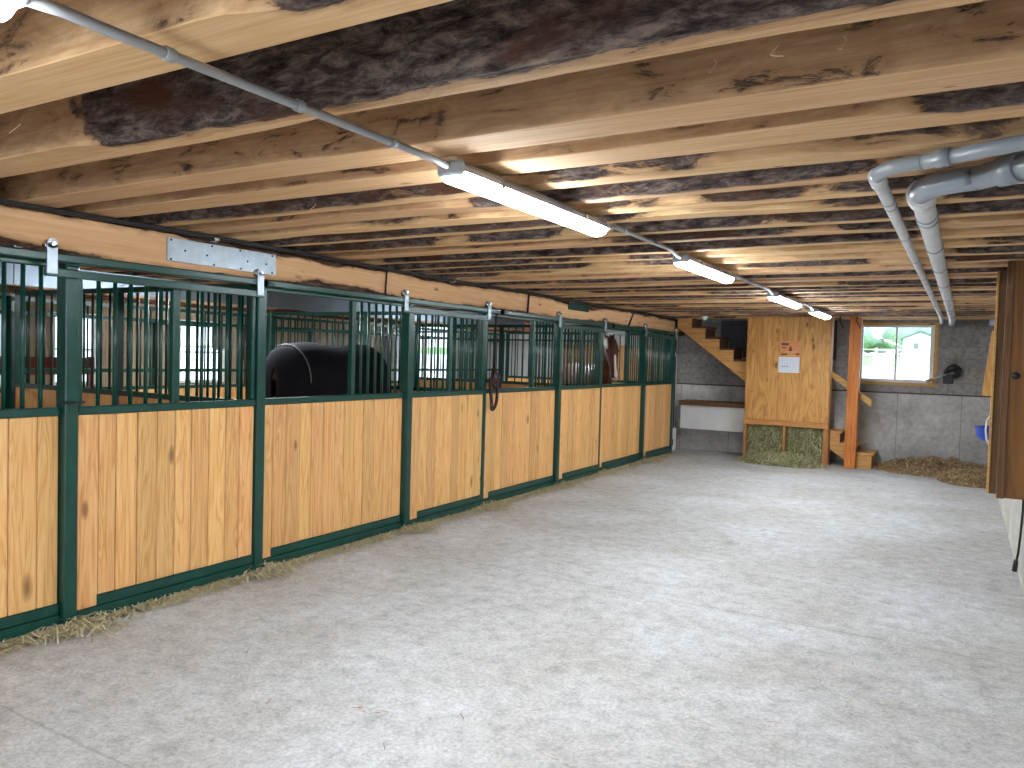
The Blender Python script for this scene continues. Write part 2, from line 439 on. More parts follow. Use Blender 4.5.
# left outer wall with windows
mb = MB(); wy = [(2.2, 3.0), (5.15, 6.05), (6.75, 7.45), (9.0, 10.0)]
prev = YF
def planks_wall(a, b, z0, z1):
    y = a
    while y < b-.001:
        w = min(.19, b-y); mb.box(XL-.05, XL+random.uniform(-.004,.004), y+.002, y+w-.002, z0, z1); y += w
for a, b in wy:
    planks_wall(prev, a, 0, 2.76); planks_wall(a, b, 0, 1.05); planks_wall(a, b, 2.2, 2.76); prev = b
planks_wall(prev, YB, 0, 2.76)
struct('wall_left', mb, 'greyplank', loc=(0,0,0))
for i, (a, b) in enumerate(wy):
    w = MB()
    for q in ((a, a+.05, 1.05, 2.2), (b-.05, b, 1.05, 2.2), (a+.05, b-.05, 1.05, 1.1), (a+.05, b-.05, 2.15, 2.2), (a+.05, b-.05, 1.6, 1.63)):
        w.box(XL-.06, XL+.03, q[0], q[1], q[2], q[3])
    o = struct('window_%d' % (i+3), w, 'white')
    p_ = MB().box(XL-.02, XL-.015, a+.05, b-.05, 1.1, 2.15).build('pane', 'glass', o)
# rear wall, behind the camera, with the open barn doorway
mb = MB(); mb.box(XL-.3, -3.6, YF-.3, YF, 0, 2.76); mb.box(.1, XR+.3, YF-.3, YF, 0, 2.76); mb.box(-3.6, .1, YF-.3, YF, 2.45, 2.76)
struct('wall_front', mb, 'cplain', loc=(0,0,0))

# ------------------------------------------------------------------ joists
far_edges = [-3.9,-3.2,-2.5,-1.8,-1.1,-.45, .2, .95, 1.46, 2.0, 2.57, 2.93, 3.28, 3.63, 3.97, 4.28]
while far_edges[-1] < 14.2: far_edges.append(far_edges[-1]+.405+.03*math.sin(far_edges[-1]*9))
ORD = ['first','second','third','fourth','fifth','sixth','seventh','eighth','ninth','tenth','eleventh','twelfth','thirteenth','fourteenth','fifteenth','sixteenth','seventeenth','eighteenth','nineteenth','twentieth','twenty-first','twenty-second','twenty-third','twenty-fourth','twenty-fifth','twenty-sixth','twenty-seventh','twenty-eighth','twenty-ninth','thirtieth','thirty-first','thirty-second','thirty-third','thirty-fourth','thirty-fifth','thirty-sixth','thirty-seventh','thirty-eighth','thirty-ninth','fortieth']
def joist(k, yf, bark, idx):
    w = .20 if yf < 3 else .17
    rs = random.Random(k*13+5); so = k*17.3
    mb = MB(); xs = np.arange(XL+.02, XR+.02, .09); xs = list(xs)+[XR-.005]
    rings = []
    for x in xs:
        dy = .02*noise.noise(Vector((x*.35, so, 0)))
        wob = .012*noise.noise(Vector((x*1.3, so, 3)))
        nb = noise.noise(Vector((x*.33, so, 9)))+ .35*noise.noise(Vector((x*1.7, so, 5)))
        if idx == 9: nb += max(-1.2, min(.3, (x+2.75)*1.3))
        if idx == 8: nb += max(-.8, .75-abs(x+1.25)*1.3)
        if idx == 11: nb += max(-.6, min(.9, (x+.5)*1.5))
        nf = noise.noise(Vector((x*.33, so, 19)))+ .35*noise.noise(Vector((x*1.9, so, 15)))
        wn = max(0, min(1, (nb+bark-.5)*3.0)); wf = max(0, min(1, (nf+bark*.6-.55)*2.2))
        a = .055*wn*(1+.35*noise.noise(Vector((x*5, so, 1)))); b_ = .25*min(1, wn*1.1)*(1+.2*noise.noise(Vector((x*4, so, 2))))
        b_ = min(b_, .25)
        a2 = .04*wf; b2 = .12*wf
        y1 = yf+dy; y0 = y1-w-wob; z0 = ZJ+.012*noise.noise(Vector((x*.5, so, 30)))
        jit = lambda q: .010*wn*noise.noise(Vector((x*11, q*5+so, 4)))
        rings.append(([(y0+jit(1), 2.755), (y0+jit(2), z0+max(b_, .012)), (y0+a*.45+jit(3), z0+max(b_*.45, .006)), (y0+a+.002, z0+.001), (y1-a2-.002, z0), (y1, z0+b2+.006), (y1, 2.755)], wn, wf))
    b = 0; n = 7
    for x, (rg, wn, wf) in zip(xs, rings):
        for (y, z) in rg: mb.v.append((x, y, z))
        mb.bk += [max(.33, (wn-.55)*2.2), max(.33, wn*1.05), max(.27, wn*1.0), wn*1.05-.3, wf*.4-.4, max(.2, wf), .3]  # minimum side values brown the joist sides, shade painted beside the paler bottoms
    r = rs.random()
    for i in range(len(xs)-1):
        wn = (rings[i][1]+rings[i+1][1])/2; wf = (rings[i][2]+rings[i+1][2])/2
        for j in range(n):
            j2 = (j+1) % n
            mi = 0
            mb.face([i*n+j, (i+1)*n+j, (i+1)*n+j2, i*n+j2], r, mi)
    mb.face(list(range(n)), r); mb.face([(len(xs)-1)*n+j for j in range(n)][::-1], r)
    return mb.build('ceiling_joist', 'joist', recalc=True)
barky = {8:.3, 9:.8, 11:.2, 12:.8, 13:.5, 15:.9, 18:.9, 20:.8, 23:1.0, 26:1.0}
vis0 = 7
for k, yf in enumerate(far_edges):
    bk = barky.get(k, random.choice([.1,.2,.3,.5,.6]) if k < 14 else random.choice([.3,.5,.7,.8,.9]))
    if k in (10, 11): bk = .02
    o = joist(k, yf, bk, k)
    if k < vis0:
        tag(o, 'rough-sawn joist under the ceiling near the open front doorway, %s from the doorway' % ORD[k], 'joist', 'ceiling joists')
    else:
        extra = {7:'beside the nearest lamp', 8:'grain-cracked with a bark patch', 9:'with dark bark along its whole near side', 10:'smooth and clean-edged', 11:'smooth and slim'}.get(k, 'spanning the ceiling')
        tag(o, 'rough-sawn pine joist %s, %s counted from the camera' % (extra, ORD[k-vis0]), 'joist', 'ceiling joists')

# header beam above the stall fronts, live-edged
def header_beam(X1, name, label, y0, y1, seed):
    mb = MB(); ys = list(np.arange(y0, y1, .08))+[y1]; rings = []
    for y in ys:
        q = lambda f, c: noise.noise(Vector((y*f, c+seed, 0)))
        zt = 2.47 - .10*max(0, q(.55, 1)+.15+.3*q(2.3, 5)); zb = 2.235+.09*max(0, q(.7, 11)+.15+.25*q(2.9, 7))
        e = .008*q(9, 3)
        rings.append([(X1-.05, 2.495), (X1-.035+e, 2.487), (X1-.012+e, (2.49+zt)/2), (X1, zt), (X1, (zt+zb)/2), (X1, zb), (X1-.015+e, (zb+2.2)/2), (X1-.04+e, 2.20), (X1-.2, 2.20), (X1-.2, 2.495)])
    n = 10
    for y, rg in zip(ys, rings):
        for x, z in rg: mb.v.append((x, y, z))
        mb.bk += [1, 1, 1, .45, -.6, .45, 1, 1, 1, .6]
    for i in range(len(ys)-1):
        for j in range(n):
            j2 = (j+1) % n
            mb.face([i*n+j, i*n+j2, (i+1)*n+j2, (i+1)*n+j], .3)
    mb.face(list(range(n))[::-1], .3); mb.face([(len(ys)-1)*n+j for j in range(n)], .3)
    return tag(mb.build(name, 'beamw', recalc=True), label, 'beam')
header_beam(-4.70, 'header_beam', 'long live-edged timber beam carrying the joists above the green stall fronts', -5, 14.68, 3)
header_beam(-8.16, 'header_beam', 'second timber beam carrying the joists along the back of the stalls', -5, 14.68, 40)

# ------------------------------------------------------------------ stall fronts
XS = -4.62   # plane of stall front boards
ZB, ZT = 1.31, 2.13
GR = 'green'
def boards(mb, y0, y1, z0, z1, x0=XS-.018, x1=XS+.018, w=.138):
    n = max(1, round((y1-y0)/w)); y = y0
    ws = [random.uniform(.82, 1.18) for _ in range(n)]; k = (y1-y0)/sum(ws)
    for q in ws:
        q *= k; d = random.uniform(-.003, .003)
        mb.box(x0+d, x1+d, y+.002, y+q-.002, z0, z1, c=.005); y += q
def bars(parent, ys, z0, z1, x, r=.0125):
    for y in ys: MB().tube([(x, y, z0), (x, y, z1)], r, 8).build('bar', GR, parent)
def stall_post(y, label, top=2.16):
    thin = abs(y-PY[3]) < .01 or abs(y-PY[5]) < .01
    w2, xf = (.028, .045) if thin else (.04, .072)
    t = thing('stall_post', label, 'post', (XS, y, 0), 'posts of the stall fronts')
    MB().box(XS-.03, XS+xf, y-w2, y+w2, 0, top, c=.006).build('post_tube', GR, t)
    MB().box(XS-.035, XS+xf+.004, y-w2-.005, y+w2+.005, top, top+.012, c=.004).build('cap', GR, t)
    return t
PY = [2.62, 4.05, 5.86, 7.24, 9.04, 10.43, 12.17, 13.63]
pl = ['green steel post with the latch at the left of the nearest sliding door', 'green steel post between the nearest sliding door and the stall of the blanketed horse',
      'green steel post left of the second sliding door', 'green steel post with the leather halter hanging at it', 'green steel post just left of the third sliding door',
      'green steel post left of the brown horse looking out', 'green steel post left of the last sliding door', 'green steel end post nearest the staircase']
for y, l in zip(PY, pl): stall_post(y, l)

def lower_frame(t, a, b, xo=0, filler=True):
    # bottom rail + top rail of boarded part + boards
    MB().box(XS-.03+xo, XS+.04+xo, a, b, .02, .085, c=.005).build('bottom_rail', GR, t)
    bm = MB()
    f = a+.13 if filler else a
    boards(bm, f+(.004 if filler else 0), b, .15, ZB-.035, XS-.018+xo, XS+.018+xo)
    MB().box(XS-.025+xo, XS+.03+xo, f, b, .087, .15, c=.005).build('kick_rail', GR, t)
    if filler:
        MB().box(XS-.018+xo, XS+.022+xo, a+.003, f, .087, ZB-.035, c=.003).build('filler_board', 'pine', t)
    bm.build('boards', 'pine', t)
    MB().box(XS-.022+xo, XS+.03+xo, a, b, ZB-.035, ZB+.015, c=.005).build('middle_rail', GR, t)

def fixed_panel(a, b, label, open_to=None, filler=True):
    t = thing('stall_front_panel', label, 'stall panel', (XS, (a+b)/2, 0), 'fixed panels of the stall fronts')
    a += .03; b -= .045
    lower_frame(t, a, b, 0, filler)
    MB().box(XS-.022, XS+.022, a, b, 2.145, 2.19, c=.005).build('top_rail', GR, t)
    s0 = a
    if open_to:
        MB().box(XS-.025, XS+.025, open_to-.025, open_to+.025, ZB+.016, 2.144, c=.005).build('upright', GR, t); s0 = open_to+.02
    n = round((b-s0)/.108); bars(t, [s0+(b-s0)*(i+1)/(n+1) for i in range(n)], ZB+.016, 2.144, XS)
    return t
def hanger(t, y, x):
    h = MB(); h.box(x-.004, x+.004, y-.03, y+.03, 2.10, 2.27, c=.002)
    h.tube([(x-.004, y, 2.27), (x+.004, y, 2.27)], .03, 16)
    o = h.build('hanger_strap', 'galvp', t)
    MB().tube([(x-.045, y, 2.262), (x-.006, y, 2.262)], .034, 16).build('roller', 'chrome', o)
    MB().tube([(x+.004, y, 2.268), (x+.014, y, 2.268)], .012, 8).build('bolt', 'chrome', o)
def sliding_door(a, b, label, lead=.22):
    t = thing('stall_sliding_door', label, 'stall door', (XS+.085, (a+b)/2, 0), 'sliding stall doors')
    xo = .03; a += .045; b -= .045
    lower_frame(t, a, b, xo)
    for y in (a, b-.03): MB().box(XS-.02+xo, XS+.02+xo, y, y+.03, ZB+.016, ZT-.041, c=.005).build('stile', GR, t)
    # middle divider of the grille plus bars
    MB().box(XS+.077, XS+.11, a-lead, b+.03, ZT-.045, ZT+.004, c=.005).build('top_rail', GR, t)
    s0, s1 = a+.03, b-.03; n = round((s1-s0)/.112)
    bars(t, [s0+(s1-s0)*(i+1)/(n+1) for i in range(n)], ZB+.016, ZT-.041, XS+xo)
    m = (s0+s1)/2
    MB().box(XS-.02+xo, XS+.02+xo, m-.027, m+.027, ZB+.016, ZT-.041, c=.004).build('grille_strut', GR, t)
    hanger(t, a-lead+.03, XS+.116); hanger(t, b-.02, XS+.116)
    return t
fixed_panel(.95, PY[0], 'fixed green stall front with pine boards and bars at the left picture edge', filler=False)
fixed_panel(PY[1], PY[2], 'fixed stall front with an open top showing the horse in a black blanket', PY[1]+1.06)
fixed_panel(PY[3], PY[4], 'fixed stall front with an open top beside the hanging leather halter', PY[3]+1.14)
fixed_panel(PY[5], PY[6], 'fixed stall front with the brown horse head in its open top', PY[5]+1.04)
d1 = sliding_door(PY[0], PY[1], 'nearest sliding stall door of vertical pine boards with green bars above')
sliding_door(PY[2], PY[3], 'second sliding stall door, right of the blanketed horse')
sliding_door(PY[4], PY[5], 'third sliding stall door, between the halter and the brown horse')
sliding_door(PY[6], PY[7], 'last and farthest sliding stall door, next to the staircase')
# latch
l = MB(); l.box(XS+.05, XS+.075, 2.56, 2.70, 1.345, 1.36, c=.003); l.tube([(XS+.075, 2.60, 1.352), (XS+.115, 2.60, 1.352)], .007, 8); l.tube([(XS+.115, 2.56, 1.352), (XS+.115, 2.64, 1.352)], .006, 8)
tag(l.build('door_latch', 'blackpipe'), 'small dark bolt latch on the post left of the nearest sliding door', 'latch')
# track tubes over each door
for (a, b, l) in ((-1.0, 3.98, 'green tubular door track above the nearest sliding door'), (4.06, 7.42, 'green tubular door track above the second sliding door'), (7.5, 10.62, 'green tubular door track above the third sliding door'), (10.7, 13.7, 'green tubular door track above the farthest sliding door')):
    t = thing('door_track', l, 'door track', (XS+.085, (a+b)/2, 2.17), 'door tracks')
    MB().box(XS+.055, XS+.112, a, b, 2.172, 2.222, c=.008).build('rail', GR, t)
    for y in (a+.03, b-.03): MB().lathe((XS+.084, y, 2.197), [(0, -.03), (.03, -.03), (.03, .03), (0, .03)], 12, axis='Y').build('end_cap', 'blackp', t)
    k = a+.6
    while k < b:
        MB().box(-4.70, XS+.1, k-.02, k+.02, 2.223, 2.23).build('bracket', GR, t); k += 1.35
# galvanised splice plate and dark plate on the beam
t = thing('splice_plate', 'long galvanised steel plate bolted to the beam above the nearest sliding door', 'plate', (-4.69, 3.83, 2.27))
MB().box(-4.70, -4.69, 3.34, 4.30, 2.285, 2.445, c=.002).build('plate', 'galvp', t)
for k, (y, z) in enumerate([(3.37, 2.43), (3.37, 2.30), (3.48, 2.37), (3.7, 2.43), (3.72, 2.30), (3.66, 2.36), (3.95, 2.43), (3.96, 2.30), (4.02, 2.36), (4.26, 2.43), (4.26, 2.30), (4.2, 2.36)]):
    MB().lathe((-4.69, y, z), [(0, .006), (.007, .004), (.008, 0)], 8, axis='X').build('bolt_head', 'blackp', t)
t = thing('cover_plate', 'small dark green steel plate on the beam above the halter stall', 'plate', (-4.69, 9.8, 2.36))
MB().box(-4.70, -4.685, 9.5, 10.16, 2.365, 2.49, c=.003).build('plate', GR, t)
# thin black straps/conduits over the beam face
for i, (y, l) in enumerate(((5.62, 'thin dark conduit crossing the beam above the blanketed horse'), (8.35, 'thin dark conduit crossing the beam above the leather halter'), (11.65, 'slanting dark conduit crossing the beam near the far stalls'))):
    MB_ = MB().tube([(-4.685, y, 2.2), (-4.685, y+(.25 if i == 2 else .02), 2.47)], .012 if i else .008, 8)
    tag(MB_.build('drop_conduit', 'blackpipe'), l, 'conduit', 'drop conduits')
# black pipe along the top of the beam
t = thing('black_pipe', 'black iron pipe running along under the joists beside the stall beam', 'pipe', (-4.6, 5, 2.47))
pts = [(-4.60, y, 2.472-.006*math.sin(y*1.3)) for y in np.arange(-4.8, 14.2, .5)]
MB().tube(pts, .013, 8).build('pipe', 'blackpipe', t)
MB().tube([(p[0]+.035, p[1], p[2]+.004) for p in pts], .008, 6).build('cable', 'blackp', t)
for y in (1.9, 3.65, 6.6, 9.4, 12.2):
    MB().box(-4.63, -4.57, y-.02, y+.02, 2.45, 2.495, c=.004).build('pipe_clip', 'chrome', t)

# ------------------------------------------------------------------ partitions and stall backs
def partition(y, label, x0=-8.12, x1=-4.70, grid=False, board_top=1.30, top=2.2):
    t = thing('stall_partition', label, 'stall partition', ((x0+x1)/2, y, 0), 'partitions between the stalls')
    b = MB(); x = x0+.05
    while x < x1-.06:
        w = min(.14, x1-.05-x); b.box(x+.002, x+w-.002, y-.018, y+.018, .08, board_top-.04); x += w
    b.build('boards', 'pine', t)
    for z in (.04, board_top-.02, top-.02): MB().box(x0, x1, y-.025, y+.025, z-.02, z+.025, c=.004).build('rail', GR, t)
    for x in (x0+.025, (x0+x1)/2, x1-.025): MB().box(x-.03, x+.03, y-.03, y+.03, .065 if 0 else .0, top+.006, c=.004).build('upright', GR, t)
    if grid: MB().box(x0+.06, x1-.06, y-.008, y+.008, 1.95, 1.975).build('grid_rail', GR, t)
    n = 26
    for i in range(1, n):
        x = x0+(x1-x0)*i/n
        if abs(x-(x0+x1)/2) > .05: MB().tube([(x, y, board_top), (x, y, top-.04)], .011, 6).build('bar', GR, t)
partition(.95, 'first partition inside the stalls, nearest the camera and mostly cut by the picture edge')
partition(4.10, 'pine and green-barred partition left of the blanketed horse')
partition(7.35, 'barred partition behind the blanketed horse', grid=True)
partition(10.59, 'barred partition between the halter stall and the brown horse stall', grid=True)
partition(13.63, 'last partition of the stalls, nearest the staircase')
def back_panel(a, b, label):
    X = -8.2
    t = thing('stall_back_panel', label, 'stall panel', (X, (a+b)/2, 0), 'barred backs of the stalls')
    bm = MB(); y = a+.04
    while y < b-.05:
        w = min(.14, b-.04-y); bm.box(X-.018, X+.018, y+.002, y+w-.002, .08, 1.2); y += w
    bm.build('boards', 'pine', t)
    for z in (.05, 1.22, 1.42, 2.0, 2.14): MB().box(X-.022, X+.022, a+.03, b-.03, z-.02, z+.02).build('rail', GR, t)
    m = a+.55*(b-a)
    for y in (a+.03, m, b-.03): MB().box(X-.03, X+.03, y-.03, y+.03, 0, 2.16).build('upright', GR, t)
    y = a+.16
    while y < b-.1:
        if abs(y-m) > .05: MB().tube([(X, y, 1.24), (X, y, 2.12)], .011, 6).build('bar', GR, t)
        y += .125
for a, b, l in ((.95, 4.1, 'barred back of the nearest stall seen through the nearest sliding door'), (4.1, 7.35, 'barred back of the stall behind the blanketed horse'), (7.35, 10.59, 'barred back of the stall behind the leather halter'), (10.59, 13.63, 'barred back of the stall with the brown horse')):
    back_panel(a, b, l)
o = MB(); 
for i, (a, b) in enumerate(((-1, 4.1), (4.1, 8.9), (8.9, 14.4))):
    o.box(-8.15, -8.14, a+.004, b-.004, 2.27, 2.49)
    o.box(-8.14, -8.11, a+.004, b-.004, 2.27, 2.28); o.box(-8.14, -8.11, a+.004, b-.004, 2.48, 2.49)
tag(o.build('steel_channel', 'galv'), 'shiny galvanised steel channel high along the back of the stalls', 'steel channel')
# bedding in stalls
mb = MB(); nx, ny = 24, 80
for j in range(ny+1):
    for i in range(nx+1):
        x = -8.1+3.35*i/nx; y = 1.0+12.55*j/ny
        mb.v.append((x, y, .05+.04*noise.noise(Vector((x*2, y*2, 0)))))
for j in range(ny):
    for i in range(nx):
        q = j*(nx+1)+i; mb.face([q, q+1, q+nx+2, q+nx+1], .5, 0, True)
tag(mb.build('bedding', 'bedding'), 'wood shavings spread over the stall floors', 'bedding', kind='stuff')
# things beyond the stalls
t = thing('maroon_gate', 'maroon steel feed gate glimpsed far behind the nearest stall bars', 'gate', (-10.6, 4.9, 0))
for z in (.3, .62, .95): MB().box(-10.63, -10.57, 3.2, 6.4, z, z+.06).build('rail', 'maroon', t)
MB().box(-10.63, -10.57, 3.2, 6.4, 1.28, 1.52).build('top_band', 'maroon', t)
for y in (3.22, 4.8, 6.36): MB().box(-10.635, -10.565, y-.03, y+.03, 0, 1.53).build('upright', 'maroon', t)
def hung_cloth(x, y0, y1, z0, z1, mat, name, label, cat):
    mb = MB(); nx, nz = 24, 10
    for j in range(nz+1):
        for i in range(nx+1):
            u = i/nx; w = j/nz
            mb.v.append((x+.04*math.sin(u*22)*(1-w*.6)+.02, y0+(y1-y0)*u, z1-(z1-z0)*(1-w)*(1+.08*math.sin(u*5))))
    for j in range(nz):
        for i in range(nx):
            q = j*(nx+1)+i; mb.face([q, q+1, q+nx+2, q+nx+1], .5, 0, True)
    o = mb.build(name, mat); m = o.modifiers.new('s', 'SOLIDIFY'); m.thickness = .012
    return tag(o, label, cat)
t = thing('blanket_rack', 'green rail rack behind the blanketed horse, hung with blankets', 'rack', (-10.2, 8.4, 0))
for z in (.9, 2.02): MB().box(-10.22, -10.18, 7.0, 10.2, z, z+.05).build('rail', GR, t)
for y in (7.05, 8.6, 10.15): MB().box(-10.23, -10.17, y-.03, y+.03, 0, 2.1).build('upright', GR, t)
hung_cloth(-10.14, 8.55, 9.05, 1.55, 2.1, 'redcloth', 'red_blanket', 'red blanket hanging above the back of the blanketed horse', 'blanket')
hung_cloth(-10.14, 8.0, 8.45, 1.7, 2.1, 'white', 'white_cloth', 'white cloth hanging left of the red blanket behind the stalls', 'cloth')
hung_cloth(-11.9, 3.35, 4.35, .9, 2.2, 'redcloth', 'brown_red_blanket', 'brownish red blanket hung on the far plank wall behind the nearest stall', 'blanket')
# pale sheeting on the far end wall of the stalls, plywood lining
struct('wall_back_lining', MB().box(-10.15, -4.85, YB-.04, YB-.002, .1, 2.48), 'whitewall', loc=(0,0,0))
mb = MB(); x = -7.3
while x < -4.95: mb.box(x+.002, min(x+.2, -4.95)-.002, YB-.075, YB-.045, 0.02, 1.98); x += .2
tag(mb.build('board_lining', 'pine'), 'yellow pine board lining on the end wall behind the brown horse', 'board wall')
w = MB()
for q in ((BX0, BX0+.06, .9, 2.4), (BX1-.06, BX1, .9, 2.4), (BX0+.06, BX1-.06, .9, .96), (BX0+.06, BX1-.06, 2.34, 2.4), ((BX0+BX1)/2-.03, (BX0+BX1)/2+.03, .96, 2.34)):
    w.box(q[0], q[1], YB+.05, YB+.13, q[2], q[3])
o = struct('window_2', w, 'white'); MB().box(BX0+.06, BX1-.06, YB+.085, YB+.09, .96, 2.34).build('pane', 'glass', o)

# ------------------------------------------------------------------ halter with lead rope
t = thing('leather_halter', 'brown leather halter hanging on the stall front below a lead rope', 'halter', (-4.53, 7.340, 1.1))
hx = -4.53
lp = []
for i in range(25):
    th = PI*i/24; lp.append((hx+.012*math.sin(th*3), 7.340-.075*math.cos(th)*(1-.2*math.sin(th)), 1.45-.36*math.sin(th)**.6))
MB().tube(lp, 0, 8, ell=[(.022, .010)]*len(lp)).build('noseband', 'leather', t)
lp = [(hx+.005, 7.300, 1.46), (hx+.02, 7.320, 1.35), (hx+.02, 7.370, 1.30), (hx+.005, 7.400, 1.40), (hx, 7.430, 1.47)]
MB().tube(lp, 0, 8, ell=[(.02, .009)]*5).build('cheek_strap', 'leather', t)
mb = MB()
for k in range(5):
    mb.tube([(hx-.01+.012*k, 7.280+.03*k, 1.36+.01*k), (hx+.015, 7.300+.025*k, 1.47), (hx, 7.340+.012*k, 1.56-.02*k)], 0, 8, ell=[(.03, .012)]*3)
mb.build('headpiece', 'leather', t)
for y, z in ((7.285, 1.40), (7.400, 1.42), (7.300, 1.16)): MB().lathe((hx+.012, y, z), [(.014, 0), (.018, .004), (.022, 0), (.018, -.004), (.014, 0)], 12, axis='X').build('ring', 'chrome', t)
tag(MB().tube([(hx-.0, 7.355, 1.55), (hx+.004, 7.350, 1.85), (hx-.002, 7.360, 2.17)], .010, 8).build('lead_rope', 'blackp'), 'dark lead rope running up from the leather halter to the door track', 'rope')

# ------------------------------------------------------------------ horses
def loft(mb, secs, seg=16):
    """secs: list of (center, ra (sideways), rb (up))"""
    mb.tube([s_[0] for s_ in secs], 0, seg, ell=[(s_[1], s_[2]) for s_ in secs])
def horse_body(root, T, mat, headdown):
    """local frame: +x forward, y left, z up; T maps local->world"""
    mb = MB(); P = lambda x, y, z: T(x, y, z)
    def L(secs, seg=16): loft(mb, [(P(*c), a, b) for c, a, b in secs], seg)
    L([((-.80,0,1.18),.10,.16), ((-.76,0,1.22),.22,.26), ((-.62,0,1.27),.29,.33), ((-.40,0,1.27),.30,.34), ((-.1,0,1.23),.31,.35), ((.2,0,1.20),.31,.36), ((.45,0,1.22),.28,.37), ((.62,0,1.22),.24,.34), ((.76,0,1.20),.16,.22), ((.82,0,1.18),.08,.12)], 20)
    for sy in (-1, 1):
        L([((-.60,.16*sy,1.20),.15,.22), ((-.62,.18*sy,.95),.12,.17), ((-.55,.18*sy,.78),.08,.10), ((-.66,.17*sy,.56),.055,.065), ((-.70,.17*sy,.48),.05,.055), ((-.66,.17*sy,.3),.035,.038), ((-.63,.17*sy,.16),.042,.045), ((-.58,.17*sy,.08),.05,.055), ((-.56,.17*sy,.03),.065,.068)], 12)
        L([((.52,.15*sy,1.15),.11,.17), ((.50,.16*sy,.9),.09,.11), ((.50,.16*sy,.72),.06,.07), ((.51,.16*sy,.52),.055,.055), ((.51,.16*sy,.45),.048,.05), ((.50,.16*sy,.28),.034,.036), ((.50,.16*sy,.16),.043,.045), ((.54,.16*sy,.08),.05,.055), ((.56,.16*sy,.03),.065,.068)], 12)
    if headdown:
        ne = [((.55,0,1.30),.16,.26), ((.68,.06,1.22),.13,.22), ((.76,.20,1.05),.11,.18), ((.79,.38,.85),.09,.15), ((.79,.48,.72),.085,.13)]
        L(ne); hd = [((.79,.45,.80),.08,.10), ((.79,.54,.70),.10,.14), ((.79,.62,.55),.09,.12), ((.79,.68,.38),.065,.08), ((.79,.72,.24),.06,.07), ((.79,.73,.17),.045,.05)]
        L(hd)
        for sy in (-1,1): L([((.79+.06*sy,.42,.82),.03,.02), ((.79+.08*sy,.37,.79),.035,.015), ((.79+.08*sy,.35,.99),.005,.005)], 8)
    else:
        L([((.55,0,1.30),.15,.26), ((.75,0,1.45),.12,.23), ((.92,0,1.68),.10,.18), ((1.02,0,1.88),.09,.15), ((1.06,0,1.96),.08,.12)])
        # head hanging down from the poll, face forward
        L([((1.02,0,2.02),.07,.07), ((1.09,0,1.97),.095,.11), ((1.15,0,1.86),.105,.13), ((1.20,0,1.74),.095,.12), ((1.25,0,1.60),.070,.085), ((1.29,0,1.47),.062,.07), ((1.31,0,1.40),.060,.065), ((1.32,0,1.35),.04,.045)], 16)
        for sy in (-1,1): L([((1.03,.06*sy,2.02),.030,.022), ((1.03,.075*sy,2.10),.034,.018), ((1.04,.07*sy,2.16),.018,.01), ((1.04,.065*sy,2.19),.004,.004)], 8)
    o = mb.build('horse_body', mat, root, recalc=True)
    m = o.modifiers.new('r', 'REMESH'); m.mode = 'VOXEL'; m.voxel_size = .022; m.use_smooth_shade = True
    m = o.modifiers.new('s', 'SMOOTH'); m.iterations = 3
    return o
def frame(ox, oy, ang, sc=1., zoff=0.):
    ca, sa = math.cos(ang), math.sin(ang)
    return lambda x, y, z: (ox+sc*(x*ca-y*sa), oy+sc*(x*sa+y*ca), zoff+z*sc)
# horse in blanket: heads +Y, neck bent toward the stall back
t = thing('horse', 'dark horse in a black blanket standing in the stall with its rump to the left', 'horse', (-6.0, 6.15, .05))
T = frame(-6.0, 6.33, math.radians(96), 1.02, .10)
horse_body(t, T, 'coat_dark', True)
# blanket shell
def blanket(T):
    mb = MB(); secs = [(-.895, 1.28, .03, .10), (-.87, 1.29, .12, .20), (-.82, 1.27, .22, .30), (-.76, 1.25, .285, .35), (-.62,1.265,.335,.375), (-.40,1.27,.345,.385), (-.1,1.23,.355,.385), (.2,1.21,.355,.40), (.45,1.24,.33,.41), (.62,1.26,.29,.385), (.76,1.24,.24,.32), (.86, 1.2, .19, .25)]
    n = 22
    for (x, zc, ra, rb) in secs:
        for k in range(n+1):
            th = PI*k/n
            w = th
            y = ra*math.cos(w)*(1+.02*math.sin(k*2.1+x*9)); z = zc+rb*math.sin(w)
            if k in (0, n): z = zc-.45
            if k in (1, n-1): z = zc-.22; 
            mb.v.append(T(x, y, z))
    for i in range(len(secs)-1):
        for k in range(n):
            q = i*(n+1)+k; mb.face([q, q+1, q+n+2, q+n+1], .5, 0, True)
    return mb
o = blanket(T).build('blanket', 'blanket', t, recalc=True)
m = o.modifiers.new('sub', 'SUBSURF'); m.levels = m.render_levels = 2
m = o.modifiers.new('s', 'SOLIDIFY'); m.thickness = .012; m.offset = 1
for xs_, rr in ((-.735, (.312, .372, 1.253)),):
    ra, rb, zc = rr
    pts = [T(xs_-.0, ra*math.cos(PI*k/24), zc+rb*math.sin(PI*k/24)) for k in range(25)]
    MB().tube(pts, .007, 6).build('piping', 'piping', o)
MB().tube([T(-.80,0,1.02), T(-.86,0,.9), T(-.88,0,.7), T(-.86,0,.42)], [.04,.05,.045,.015], 10).build('tail', 'mane', t)
